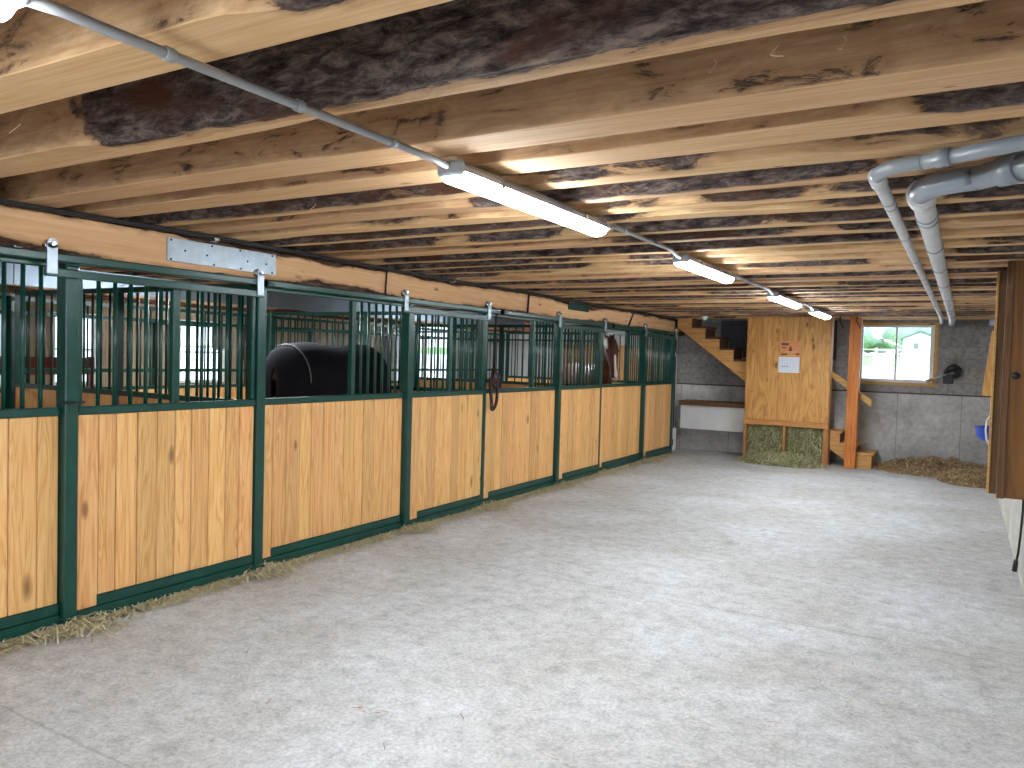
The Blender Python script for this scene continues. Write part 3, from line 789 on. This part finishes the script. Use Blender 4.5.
# brown horse looking out
t = thing('horse', 'brown horse with a white blaze looking out over its stall front', 'horse', (-5.66, 12.27, .05))
T2 = frame(-5.66, 12.27, math.radians(-45), .95, .10)
horse_body(t, T2, 'bay', False)
mb = MB()
bl = [((1.175,0,1.93),.012), ((1.205,0,1.86),.018), ((1.268,0,1.80),.022), ((1.300,0,1.72),.022), ((1.318,0,1.62),.019), ((1.33,0,1.53),.024), ((1.358,0,1.44),.032), ((1.362,0,1.38),.030)]
bl = [((x+.012, y, z), w) for (x, y, z), w in bl]
mb.tube([T2(*c) for c, w in bl], 0, 10, ell=[(w, .018) for c, w in bl])
mb.build('blaze', 'blaze', t)
for sy in (-1,1):
    MB().tube([T2(1.37,.028*sy,1.40), T2(1.385,.03*sy,1.385)], [.014,.008], 10).build('nostril', 'mane', t)
    MB().tube([T2(1.20,.088*sy,1.83), T2(1.215,.108*sy,1.83)], [.024,.016], 12).build('eye', 'mane', t)
MB().tube([T2(1.335,0,1.345), T2(1.345,0,1.36), T2(1.36,0,1.375)], [.04,.045,.03], 12).build('muzzle_patch', 'pinknose', t)
mb = MB()
for k in range(9):
    x = .62+.045*k; z = 1.62+.052*k
    mb.tube([T2(x, 0, z), T2(x-.03, .06, z-.05), T2(x-.03, .11, z-.22)], [.03,.028,.008], 8)
mb.tube([T2(1.05,0,2.09), T2(1.15,0.01,2.04), T2(1.225,.012,1.93)], [.02,.028,.006], 8)
mb.build('mane', 'mane', t)
MB().tube([T2(-.80,0,1.35), T2(-.90,0,1.2), T2(-.94,0,.95), T2(-.93,0,.6)], [.05,.06,.055,.02], 10).build('tail', 'mane', t)

# ------------------------------------------------------------------ lamps and conduit
LX = -1.80
lamps = [(-.52, .90, 'nearest tube lamp, cut by the upper left corner of the picture'), (2.55, 4.0, 'long lit tube lamp in the middle of the ceiling'), (5.46, 6.75, 'second lit tube lamp, beyond the long central one'), (8.6, 9.98, 'third lit tube lamp, small in the distance'), (11.2, 12.4, 'farthest lit tube lamp, before the plywood hay chute')]
lamps = [(LX,)+q for q in lamps] + [(LX, -3.5, -2.05, 'added tube lamp behind the camera, nearest the open front doorway')]  # last lamp is added out of view to brighten the aisle
for k, y in enumerate((-.5, 2.5, 5.7, 8.95, 12.1)):
    if k in (0, 2, 4): lamps.append((-6.5, y-.7, y+.7, 'added unseen tube lamp above the stalls, %s counted from the doorway' % ORD[k]))  # unseen lamps added to brighten the stall interiors
    if k in (1, 3): lamps.append((-10.4, y-.7, y+.7, 'added unseen tube lamp above the aisle behind the stalls, %s counted from the doorway' % ORD[k]))  # unseen lamps added to light the space behind the stalls
LX0 = LX
for LX, a, b, l in lamps:
    t = thing('tube_lamp', l, 'ceiling lamp', (LX, (a+b)/2, 2.35), 'ceiling tube lamps')
    zc = 2.425
    mb = MB(); prof = []
    for i in range(9):
        th = PI*i/8; prof.append((LX+.062*math.cos(th), zc+.055*math.sin(th)+.005))
    mb.prism(prof[::-1]+[], a, b, 'XZ'); mb.build('housing', 'metaldark', t, recalc=True)
    mb = MB(); prof = [(LX+.058*math.cos(PI*i/10), zc-.040*math.sin(PI*i/10)) for i in range(11)]
    mb.prism(prof, a+.015, b-.015, 'XZ'); mb.build('diffuser', 'tube', t, recalc=True)
    for y in (a-.001, b+.001): MB().box(LX-.064, LX+.064, y-.012, y+.012, zc-.01, zc+.05, c=.01).build('end_cap', 'metaldark', t)
    for y in (a+.3, b-.3):
        MB().box(LX-.068, LX+.068, y-.012, y+.012, zc-.012, zc+.03, c=.003).build('clip', 'chrome', t)
LX = LX0
segs = [(-4.9, -3.52), (-2.03, -.55), (.93, 2.52), (4.03, 5.43), (6.78, 8.57), (10.0, 11.17)]
sl = ['from the open doorway to the lamp behind the camera', 'behind the nearest lamp, out of view', 'between the nearest lamp and the long central lamp', 'between the long central lamp and the second lamp', 'between the second and third lamp', 'between the two farthest lamps']
for (a, b), l in zip(segs, sl):
    t = thing('conduit', 'grey plastic conduit under the joists, '+l, 'conduit', (LX, (a+b)/2, 2.46), 'ceiling conduits')
    zs = 2.453 if abs(a-.93) < .01 else 2.478
    pts = [(LX, a, 2.45), (LX, a+.08, 2.455), (LX, a+.2, zs), (LX, b-.2, zs), (LX, b-.08, 2.455), (LX, b, 2.45)]
    MB().tube(pts, .014, 10).build('pipe', 'conduit', t)
    y = a+.35
    while y < b-.2:
        MB().tube([(LX, y-.013, zs), (LX, y+.013, zs)], .019, 10).build('clamp', 'conduit', t); y += .45
# bare lamp holder near stairs
t = thing('lamp_holder', 'white round lamp holder under the joists in front of the stair top', 'lamp holder', (-3.95, 13.4, 2.44))
MB().lathe((-3.95, 13.4, 2.5), [(0, 0), (.06, 0), (.055, -.03), (.03, -.05), (.028, -.07), (0, -.07)], 16).build('base', 'white', t)

# grey drain pipes
def drain(xp, ys, rad, label, xo, yo):
    z = ZJ-rad-.012
    t = thing('drain_pipe', label, 'pipe', (xp, ys, z), 'grey pipes under the ceiling')
    k = .12+rad*2.2
    el = [(xp+k*(1-math.cos(a)), ys-k*(math.sin(a)) , z) for a in np.linspace(0, PI/2*.93, 9)]
    el.append((.425, yo, z))
    MB().tube(el[:9]+[tuple(np.array(el[8])+(np.array(el[9])-np.array(el[8]))*.02)], rad, 16).build('elbow', 'pvc', t)
    MB().tube([el[8], el[9]], rad*.98, 16).build('cross_pipe', 'pvc', t)
    d = (Vector(el[9])-Vector(el[8])).normalized(); c = Vector(el[8])+d*rad*2.2
    MB().tube([c, c+d*rad*1.8], rad*1.18, 16).build('coupling', 'pvc', t)
    MB().tube([(xp, ys, z), (xp+.02, 13.2, z), (xp-.01, 14.66, z)], rad*.95, 16).build('long_pipe', 'conduitw', t)
    y = ys+.1
    MB().tube([(xp, ys-.02, z), (xp, ys+.12, z)], rad*1.2, 16).build('coupling', 'conduitw', t)
    for y in (ys+.12, ys+.5, ys+.62, ys+1.6, ys+2.7, ys+3.9, ys+5.4, ys+7.0, ys+8.5):
        if y < 14.5: MB().tube([(xp+.02*(y-ys)/10, y, z), (xp+.02*(y-ys)/10, y+.018, z)], rad*1.07, 14).build('pipe_band', 'pvc', t)
M['conduitw'] = plain('pale_pipe_wrap', srgb('#c5c4c4'), .38, .25, nz=.1, nscale=12)
drain(-.33, 3.42, .028, 'thinner grey drain pipe under the joists at the right', .46, 2.95)
drain(-.185, 3.72, .048, 'thicker grey drain pipe under the joists, nearest the right wall', .46, 3.1)

# twine hanging from joists
for (x, y, l, s_) in ((-.62, 2.06, 'curl of pale twine hanging from the bark-edged joist at upper right', 1), (-.45, 2.03, 'second curl of pale twine hanging from the bark-edged joist', -1), (-.30, 2.05, 'frayed end of twine hanging nearest the right pipes', 1), (-3.1, 3.1, 'short end of twine hanging from the joist left of the central lamp', 1), (-3.05, 1.55, 'wisp of twine on the joist above the nearest sliding door', -1)):
    pts = [(x+.016*s_*math.sin(i*.55+s_)+.004*i, y-.006*i, ZJ+.005-.009*i*(1-.04*i)) for i in range(9)]
    tag(MB().tube(pts, .0016, 5).build('twine', 'twine'), l, 'twine', 'twine ends on the joists')

# ------------------------------------------------------------------ hay chute box
t = thing('hay_chute', 'tall plywood hay chute with an open hay bay at floor level', 'hay feeder', (-2.62, 13.85, 0))
HX0, HX1, HY = -3.28, -1.90, 13.75
MB().box(HX0+.03, HX1-.02, HY-.02, HY, .73, 2.495).build('front_panel', 'ply', t)
MB().box(HX1-.018, HX1, HY-.02, HY+.2, .73, 2.495).build('side_panel', 'ply', t)
MB().box(HX0, HX0+.028, HY-.02, HY+.2, .73, 2.495).build('side_panel', 'ply', t)
MB().box(HX0, HX1+.01, HY-.05, HY-.002, .635, .725, c=.006).build('ledge', 'ledgew', t)
for x in (HX0, HX0+.66, HX1-.07): MB().box(x, x+.05 if x < HX1-.1 else x+.08, HY-.04, HY+.05, 0, .632, c=.004).build('stud', 'studw', t)
MB().box(HX1-.04, HX1+.01, HY+.06, HY+.2, 0, .632, c=.004).build('stud', 'studw', t)
MB().box(HX0+.001, HX1-.05, HY+.19, HY+.21, 0.0, .72).build('back_panel', 'ply', t)
for x, y_ in ((-3.05, 2.35), (-2.2, 2.3), (-2.98, 1.75), (-2.1, 1.7), (-3.1, 1.2), (-2.95, 1.18), (-2.3, 1.25), (-2.12, 1.35)):
    pass
# hay stuff in bay
def clump(n, x0, x1, y0, y1, z0, z1, name, label, mat, core, seed, cat='hay'):
    mb = MB(); nx, ny = 14, 8
    # core box with noise
    b = len(mb.v); 
    for face in ('front',):
        nxx, nzz = 22, 14
        for j in range(nzz+1):
            for i in range(nxx+1):
                x = x0+(x1-x0)*i/nxx; z = z0+(z1-z0)*j/nzz
                mb.v.append((x, y0+.03+.045*noise.noise(Vector((x*7, z*7, seed))), z))
        for j in range(nzz):
            for i in range(nxx):
                q = j*(nxx+1)+i; mb.face([q, q+1, q+nxx+2, q+nxx+1], .3, 1, True)
    mb.box(x0, x1, y0+.06, y1, z0, z1, .3, 1)
    def pos():
        return (random.uniform(x0+.02, x1-.02), y0+random.uniform(.0, .05), random.uniform(z0+.01, z1-.01))
    k = len(mb.f)
    blades(mb, n, pos, (.06,.17), .0045, 1.2, .015)
    return tag(mb.build(name, [mat, core]), label, cat, kind='stuff')
clump(2600, HX0+.06, HX0+.65, HY+.01, HY+.185, .1, .62, 'hay_flake', 'green hay packed in the left half of the chute bay', 'hay', 'haycore', 1)
clump(2600, HX0+.72, HX1-.08, HY+.01, HY+.185, .1, .62, 'hay_flake', 'green hay packed in the right half of the chute bay', 'hay', 'haycore', 5)
def mound(name, label, cx, cy, rx, ry, h, n, mat, core, ymax=1e9, xmax=1e9, seed=0, lumps=3., ln=(.05,.14)):
    mb = MB(); nx, ny = 48, 24
    def hh(x, y):
        u = (x-cx)/rx; w = (y-cy)/ry; d = u*u+w*w
        base = max(0, 1-d)**.7
        return base*h*(.75+.5*noise.noise(Vector((x*lumps, y*lumps, seed))) + .15*noise.noise(Vector((x*14, y*14, seed))))
    for j in range(ny+1):
        for i in range(nx+1):
            x = min(xmax, cx-rx+2*rx*i/nx); y = min(ymax, cy-ry+2*ry*j/ny)
            mb.v.append((x, y, hh(x, y)-.004 if hh(x, y) < .001 else hh(x, y)))
    for j in range(ny):
        for i in range(nx):
            q = j*(nx+1)+i; mb.face([q, q+1, q+nx+2, q+nx+1], .3, 1, True)
    def pos():
        x = random.gauss(cx, rx*.5); y = random.gauss(cy, ry*.5)
        if y > ymax-.04 or x > xmax-.04: return None
        if ((x-cx)/rx)**2+((y-cy)/ry)**2 > 1.25: return None
        return (x, y, max(0, hh(x, y))+.006+.015*random.random())
    blades(mb, n, pos, ln, .005, .6, .03)
    return tag(mb.build(name, [mat, core]), label, 'hay', kind='stuff')
mound('loose_hay', 'loose green hay spilling onto the floor in front of the plywood chute', -2.62, 13.62, .70, .40, .19, 5200, 'hay', 'haycore', ymax=14.0, seed=3, lumps=5)
mound('straw_heap', 'heap of brown straw and muck on the floor below the window wall', -.25, 14.25, .98, .62, .24, 4500, 'muck', 'muckcore', ymax=YB, xmax=XR, seed=8, lumps=6)
mound('straw_heap', 'brown straw heap in the corner by the right wall', .22, 13.6, .50, .72, .17, 2500, 'muck', 'muckcore', xmax=XR, seed=12, lumps=4)
# calendar
t = thing('calendar', 'wall calendar with an orange picture above a white page, pinned to the plywood chute', 'calendar', (-2.54, HY-.03, 1.57))
y = HY-.025
MB().box(-2.72, -2.38, y, y+.004, 1.80, 2.09).build('picture', 'redink', t)
MB().box(-2.735, -2.395, y-.002, y+.003, 1.555, 1.82).build('date_page', 'paper', t)
p = MB()
for (a, b, c_, d) in ((-2.70, -2.58, 2.02, 2.06), (-2.69, -2.62, 1.97, 1.99), (-2.70, -2.60, 1.85, 1.88), (-2.46, -2.40, 1.86, 1.89)): p.box(a, b, y-.0015, y, c_, d)
p.prism([(-2.58,1.92), (-2.52,1.92), (-2.53,1.98), (-2.55,2.01), (-2.57,1.97)], y-.0015, y, 'XZ')
p.build('dark_shapes', 'darkink', t, recalc=True)
p = MB(); p.box(-2.62, -2.44, y-.001, y, 1.90, 1.918); p.box(-2.66, -2.46, y-.001, y, 1.835, 1.85); p.build('yellow_shapes', 'yelink', t)
p = MB()
for z in np.linspace(1.58, 1.79, 7): p.box(-2.725, -2.405, y-.0035, y-.002, z, z+.003)
for x in np.linspace(-2.72, -2.41, 8): p.box(x, x+.003, y-.0035, y-.002, 1.58, 1.793)
p.box(-2.70, -2.55, y-.0035, y-.002, 1.655, 1.665)
p.build('date_grid', 'ink', t)

# ------------------------------------------------------------------ stairs behind
t = thing('staircase', 'open wooden staircase rising leftwards along the back wall behind the hay chute', 'stairs', (-2.9, 14.3, 0))
SX0, RUN, RISE, NS = -1.22, .262, .196, 13
def stringer(y0, y1, mat):
    mb = MB(); top = []
    for i in range(1, NS):
        x = SX0-RUN*i; z = RISE*(i+1)
        top += [(x, z-RISE), (x, z)]
    poly = [(SX0-RUN, 0.0)] + top + [(SX0-RUN*NS, RISE*NS), (SX0-RUN*NS, RISE*NS-.12)]
    poly.append((SX0-RUN*NS, RISE*(NS)-.46)); poly += [(SX0-RUN*1.9, 0.0)]
    # split into per-step quads for robust faces
    for i in range(1, NS):
        xa, xb = SX0-RUN*i, SX0-RUN*(i+1); z = RISE*(i+1)
        ua = max(0, RISE*i-.22); ub = max(0, RISE*(i+1)-.22)
        mb.prism([(xa, ua), (xa, z-.04), (xb, z-.04), (xb, ub)], y0, y1, 'XZ', .2)
    return mb
stringer(13.98, 14.02, 'stair').build('stringer', 'stair', t, recalc=True)
stringer(14.62, 14.66, 'stair').build('stringer', 'stair', t, recalc=True)
for i in range(1, NS):
    xa, xb = SX0-RUN*i, SX0-RUN*(i+1); z = RISE*(i+1)
    if z > 2.6: break
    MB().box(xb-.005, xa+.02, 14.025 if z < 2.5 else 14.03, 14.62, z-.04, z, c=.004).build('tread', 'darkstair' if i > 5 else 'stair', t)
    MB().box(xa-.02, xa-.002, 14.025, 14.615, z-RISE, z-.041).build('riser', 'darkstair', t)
MB().box(-1.58, -1.24, 13.94, 14.60, 0, .225, c=.004).build('bottom_step', 'stair', t)
MB().box(-1.60, -1.20, 13.925, 14.62, .226, .262, c=.006).build('bottom_tread', 'stair', t)
o = MB(); a, b = Vector((-1.28, 14.02, 1.03)), Vector((-2.3, 14.02, 1.79)); 
o.hexa([(a.x, 13.98, a.z), (a.x, 14.02, a.z), (b.x, 14.02, b.z), (b.x, 13.98, b.z), (a.x, 13.98, a.z+.11), (a.x, 14.02, a.z+.11), (b.x, 14.02, b.z+.11), (b.x, 13.98, b.z+.11)])
o.build('handrail', 'stair', t, recalc=True)
# soffit/dark stairwell wall above treads
tag(MB().box(-4.0, -1.95, YB-.05, YB-.005, 1.8, 2.49).build('stairwell_board', plain('dark_board', srgb('#4b4a52'), .8)), 'dark board on the wall above the stair treads', 'board')
# timber post
t = thing('timber_post', 'thick orange-brown timber post standing between the hay chute and the window', 'post', (-1.55, 13.85, 0))
MB().box(-1.64, -1.465, 13.78, 13.92, 0, 2.495, c=.008).build('post_timber', 'postw', t)
tag(MB().tube([(-1.455, 13.8, 2.48), (-1.452, 13.8, 1.8), (-1.46, 13.8, 1.30), (-1.42, 13.84, 1.24)], .006, 6).build('white_cable', 'rope'), 'white cable running down the right edge of the timber post', 'cable')
for x, l in ((-1.75, 'small black hook under the last joist left of the timber post'), (-1.5, 'small black hook under the last joist above the timber post')):
    tag(MB().tube([(x, 13.5, 2.5), (x-.01, 13.5, 2.42), (x+.03, 13.5, 2.36), (x+.05, 13.5, 2.30)], .009, 6).build('hook', 'blackpipe'), l, 'hook')

# ------------------------------------------------------------------ window in the back wall
w = MB()
for q in ((WX0, WX0+.035, WZ0, WZ1), (WX1-.06, WX1, WZ0, WZ1), (WX0+.035, WX1-.06, WZ0, WZ0+.055), (WX0+.035, WX1-.06, WZ1-.04, WZ1), (-1.02, -.985, WZ0+.055, WZ1-.04)):
    w.box(q[0], q[1], YB+.02, YB+.10, q[2], q[3], c=.004)
wn = struct('window_1', w, 'white')
MB().box(WX0+.035, -1.02, YB+.055, YB+.06, WZ0+.055, WZ1-.04).build('pane', 'glass', wn)
MB().box(-.985, WX1-.06, YB+.055, YB+.06, WZ0+.055, WZ1-.04).build('pane', 'glass', wn)
w = MB()
w.box(WX0-.08, WX1+.06, YB-.02, YB+.015, WZ1, WZ1+.04); w.box(WX1, WX1+.05, YB-.02, YB+.015, WZ0-.03, WZ1); w.box(WX0-.08, WX0, YB-.02, YB+.015, WZ0-.03, WZ1); w.box(WX0-.08, WX1+.06, YB-.02, YB+.015, WZ0-.045, WZ0-.002)
struct('trim_1', w, 'stair')
# black bracket with wooden handle
t = thing('wall_winch', 'black metal wall bracket with a pale handle, right of the window', 'bracket', (-.2, YB-.06, 1.5))
MB().box(-.28, -.13, YB-.05, YB-.001, 1.45, 1.60, c=.01).build('plate', 'blackp', t)
mb = MB(); mb.tube([(-.26, YB-.055, 1.61), (-.19, YB-.07, 1.70), (-.12, YB-.07, 1.73), (-.06, YB-.07, 1.69), (-.07, YB-.06, 1.60), (-.12, YB-.055, 1.55)], [.03,.05,.055,.055,.05,.03], 10); mb.build('drum', 'blackp', t)
MB().tube([(-.21, YB-.09, 1.62), (-.33, YB-.10, 1.56), (-.44, YB-.10, 1.51)], [.014,.014,.014], 8).build('handle_rod', 'galvp', t)
MB().tube([(-.43, YB-.10, 1.515), (-.52, YB-.10, 1.48)], [.024,.028], 10).build('handle_grip', 'stair', t)
# wall bench on back wall, left
t = thing('wall_bench', 'white boxed wall bench with a brown wooden top under the stairs', 'bench', (-3.9, 14.45, .45))
MB().box(-4.60, -2.7, 14.25, YB-.001, .43, .875).build('box', 'white', t)
MB().box(-4.62, -2.7, 14.18, YB-.001, .878, .96, c=.006).build('bench_top', 'studdark', t)
MB().box(-4.0, -3.86, 14.238, 14.249, .72, .80).build('plate', 'paper', t)
# black riser pipe and white box at stall end
t = thing('riser_pipe', 'dark riser pipe with a valve at the end of the stalls', 'pipe', (-4.63, 14.0, 0))
MB().tube([(-4.66, 14.0, .45), (-4.66, 14.0, 2.45)], .022, 10).build('pipe', 'blackpipe', t)
MB().lathe((-4.66, 14.0, 1.83), [(.02,-.06),(.045,-.05),(.045,.05),(.02,.06)], 12).build('valve', 'galvp', t)
t = thing('meter_box', 'white box with a dark socket at floor level by the end of the stalls', 'box', (-4.75, 14.0, 0))
MB().box(-4.95, -4.62, 13.92, 14.1, 0.02, .44, c=.008).build('case', 'white', t)
MB().box(-4.72, -4.618, 13.905, 13.93, .12, .24, c=.004).build('socket', 'blackp', t)
for z in (.02, .33): MB().box(-4.94, -4.66, 13.908, 13.919, z+.02, z+.07).build('cover', 'cright', t)
tag(MB().box(-4.98, -4.70, 13.70, 13.9, 0, 2.18).build('end_board', 'greyplank'), 'weathered board upright closing the far end of the stalls', 'board')

# ------------------------------------------------------------------ right side
t = thing('wall_cupboard', 'tall dark plywood cupboard on the right wall, nearest the camera', 'cupboard', (.37, 6.9, .74))
MB().box(.30, .469, 6.70, 6.72, .76, 2.497).build('side_panel', 'plydark', t)
MB().box(.252, .30, 6.68, 6.74, .755, 2.497, c=.004).build('corner_stud', 'studdark', t) if False else None
MB().box(.250, .299, 6.69, 6.74, .755, 2.497, c=.004).build('corner_stud', 'studdark', t)
MB().box(.27, .469, 6.745, 7.0, .77, .80).build('bottom_shelf', 'plydark', t)
MB().box(.27, .29, 6.745, 7.0, .801, 2.49).build('front_board', 'plydark', t)
MB().lathe((.335, 6.698, 1.66), [(0,-.012),(.02,-.01),(.028,-.001)], 14, axis='Y').build('knot_plug', 'blackp', t)
t = thing('plywood_shutter', 'narrow brown board panel with a lit edge painted pale just behind the cupboard', 'shutter', (.33, 7.4, .7))
MB().box(.222, .469, 7.32, 7.37, .70, 2.52-.03, c=.003).build('panel', 'studdark', t)
MB().box(.205, .221, 7.31, 7.38, .70, 2.49).build('lit_edge_strip', 'stair', t)  # paler wood paints the light caught by the panel's edge
t = thing('hung_board', 'short brown board hanging on the right wall beyond the blue bowl', 'board', (.35, 10, 1.4))
mb = MB(); mb.hexa([(.19,10.0,1.41),(.469,10.0,1.41),(.469,10.06,1.41),(.19,10.06,1.41),(.26,10.0,2.13),(.469,10.0,2.13),(.469,10.06,2.13),(.26,10.06,2.13)]); mb.build('board', 'ply', t)
MB().box(.28, .469, 9.97, 9.999, 2.05, 2.12).build('cleat', 'stair', t)
t = thing('feed_bowl', 'blue plastic feed bowl hung by white rope beside the cupboard', 'bowl', (.27, 7.9, 1.08))
MB().lathe((.275, 7.95, 1.07), [(0,0),(.10,.002),(.135,.02),(.152,.06),(.160,.12),(.170,.125),(.165,.132),(.150,.125),(.140,.065),(.12,.03),(.09,.012),(0,.01)], 28).build('bowl', 'blue', t)
r = MB().tube([(.24, 7.79, 1.33), (.20, 7.785, 1.27), (.19, 7.78, 1.18), (.20, 7.785, 1.10), (.24, 7.79, 1.02)], .008, 8); r.tube([(.24,7.79,1.33),(.30,7.6,1.36),(.32,7.385,1.38)], .007, 8); r.tube([(.24,7.79,1.02),(.30,7.6,1.0),(.32,7.385,.98)], .007, 8)
r.build('rope', 'rope', t)
t = thing('power_cord', 'black cord with a plug hanging down the whitewashed right wall', 'cord', (.44, 7.2, .05))
MB().tube([(.452, 7.22, .86), (.452, 7.22, .6), (.447, 7.26, .4), (.44, 7.3, .24), (.432, 7.34, .17)], .009, 8).build('cord', 'blackp', t)
MB().tube([(.432, 7.34, .18), (.425, 7.36, .09)], [.016,.02], 10).build('plug', 'blackp', t)
for d_ in (-.008, .008): MB().box(.418, .422, 7.36+d_-.002, 7.36+d_+.002, .05, .09).build('prong', 'chrome', t)
t = thing('pipe_junction', 'small pale junction box on the ceiling at the right wall', 'junction box', (.35, 13.2, 2.3))
MB().box(.3, .42, 13.1, 13.2, 2.34, 2.44, c=.008).build('case', 'galvp', t)

# ------------------------------------------------------------------ floor litter
mb = MB()
def ps():
    y = random.uniform(1.2, 13.6)
    near = 0
    for q in PY: near = max(near, math.exp(-((y-q-.05)/.16)**2))
    d = abs(random.gauss(0, .06+.10*near+.03*max(0, noise.noise(Vector((y*1.7, 0, 0))))))
    if random.random() > .45+.55*near+.5*noise.noise(Vector((y*1.3, 5, 0))): return None
    return (XS+.06+d, y, .006+.05*near*random.random()*math.exp(-d*7)+.014*random.random())
blades(mb, 11000, ps, (.06,.18), .003, .22, .03)
tag(mb.build('hay_scatter', 'straw'), 'dry hay wisps scattered along the foot of the stall fronts', 'hay', kind='stuff')
mb = MB()
blades(mb, 500, lambda: (random.uniform(-4.4,.4), random.uniform(1.2, 13.8), .003), (.02,.07), .002, .02, .003)
spots = [(-2.35, 2.75, .06), (-1.75, 1.9, .05), (-.6, 5.2, .25), (-3.9, 9.9, .3), (-.3, 4.4, .2), (-3.0, 4.5, .35)]
for (x, y, s_) in spots: blades(mb, 14, lambda: (random.gauss(x, s_), random.gauss(y, s_), .003), (.02,.06), .002, .02, .003)
tag(mb.build('floor_chaff', 'muck'), 'tiny bits of chaff strewn over the concrete aisle', 'chaff', kind='stuff')

# ------------------------------------------------------------------ outdoors
def gz(y): return np.interp(y, [15, 22, 45, 60, 85, 140], [1.30, 1.42, 1.68, 2.1, 2.6, 3.6])
def strip(name, y0, y1, mat, dz=0):
    mb = MB(); n = 16; nx = 10
    for j in range(n+1):
        y = y0+(y1-y0)*j/n
        for i in range(nx+1): mb.v.append((-70+110*i/nx, y, float(gz(y))+dz))
    for j in range(n):
        for i in range(nx):
            q = j*(nx+1)+i; mb.face([q, q+1, q+nx+2, q+nx+1], .5, 0, True)
    return mb.build(name, mat, loc=(0,0,0))
tag(strip('gravel_yard', 15.0, 46, 'gravel'), kind='structure')
tag(strip('lawn', 46, 150, 'grass'), kind='structure')
mb = MB().box(-80, 40, -60, YF-.3, -.25, -.02); tag(mb.build('yard', 'gravel'), kind='structure')
mb = MB().box(-60, XL-.3, -20, 15, -.25, -.02); tag(mb.build('side_yard', 'gravel'), kind='structure')
t = thing('garden_shed', 'white gabled garden shed outside, seen through the window', 'shed', (-4.0, 87, 2.55))
mb = MB(); mb.prism([(-5.2, 2.4), (-2.2, 2.4), (-2.2, 4.5), (-3.7, 5.15), (-5.2, 4.5)], 85, 88, 'XZ'); mb.build('wall', 'shedw', t, recalc=True)
mb = MB(); mb.prism([(-5.45, 4.4), (-3.7, 5.18), (-1.95, 4.4), (-1.95, 4.55), (-3.7, 5.36), (-5.45, 4.55)], 84.8, 88.2, 'XZ'); mb.build('roof', 'shedr', t, recalc=True)
MB().box(-4.25, -3.85, 84.93, 84.99, 3.55, 4.1).build('shed_window', 'shedr', t)
t = thing('yard_fence', 'white post and rail fence across the lawn outside the window', 'fence', (-9, 90, 2.6))
for z in (3.0, 3.45): MB().box(-24, 4, 89.97, 90.03, z, z+.1).build('rail', 'shedw', t)
for x in range(-24, 5, 2): MB().box(x-.07, x+.07, 89.92, 90.08, 2.5, 3.7).build('fence_post', 'shedw', t)
tl = ['bushy green tree outside at the left edge of the window', 'small tree behind the fence outside, second from the left', 'tree behind the fence just left of the shed', 'tall tree behind the white shed', 'tree right of the white shed', 'leafy tree far left beyond the window edge']
for k, (x, y, h, r_) in enumerate(((-11.0, 100, 3.2, 2.0), (-9.2, 104, 2.2, 1.8), (-6.6, 101, 3.6, 1.9), (-3.6, 108, 4.2, 2.6), (.6, 104, 3.0, 2.4), (-16, 102, 3.4, 2.6))):
    g = float(gz(y)); t = thing('tree', tl[k], 'tree', (x, y, g), 'trees beyond the yard fence')
    MB().tube([(x, y, g), (x, y, g+h*.5)], [.2, .12], 8).build('trunk', 'trunk', t)
    mb = MB(); seg, rg = 20, 12
    for j in range(rg+1):
        for i in range(seg):
            a = PI*j/rg; b_ = 2*PI*i/seg
            d = Vector((math.sin(a)*math.cos(b_), math.sin(a)*math.sin(b_), math.cos(a)))
            q = 1+.35*noise.noise(d*2.3+Vector((k*9, 0, 0)))+.15*noise.noise(d*6)
            mb.v.append((x+d.x*r_*q, y+d.y*r_*q, g+h*.62+d.z*h*.45*q))
    for j in range(rg):
        for i in range(seg):
            i2 = (i+1) % seg; mb.face([j*seg+i, (j+1)*seg+i, (j+1)*seg+i2, j*seg+i2], .5, 0, True)
    mb.build('crown', 'foliage', t)

# ------------------------------------------------------------------ world, camera
sc = bpy.context.scene
w = D.worlds.new('World'); sc.world = w; w.use_nodes = True
nt = w.node_tree; bg = nt.nodes['Background']
tc = nt.nodes.new('ShaderNodeTexCoord'); sp = nt.nodes.new('ShaderNodeSeparateXYZ'); rp = nt.nodes.new('ShaderNodeValToRGB')
nt.links.new(tc.outputs['Generated'], sp.inputs[0]); nt.links.new(sp.outputs[2], rp.inputs[0]); nt.links.new(rp.outputs[0], bg.inputs[0])
rp.color_ramp.elements[0].color = (.80, .88, 1.0, 1); rp.color_ramp.elements[0].position = 0
rp.color_ramp.elements[1].color = (.62, .78, 1.0, 1); rp.color_ramp.elements[1].position = .8
bg.inputs[1].default_value = 1.9

R = np.array([[0.8624739, -0.04216719, 0.50434185], [0.50533172, 0.01680704, -0.86276148], [0.02790374, 0.99896919, 0.03580406]])
cam = D.cameras.new('Camera'); co = D.objects.new('Camera', cam); COL.objects.link(co)
mt = Matrix.Identity(4)
for i in range(3):
    for j in range(3): mt[i][j] = float(R[i][j])
mt[2][3] = 1.70
co.matrix_world = mt
cam.sensor_width = 36; cam.lens = 770*36/1024; cam.clip_end = 500; cam.clip_start = .05
sc.camera = co
sc.view_settings.view_transform = 'Standard'; sc.view_settings.look = 'None'
sc.view_settings.exposure = 1.5; sc.view_settings.gamma = 1; sc.view_settings.use_curve_mapping = False
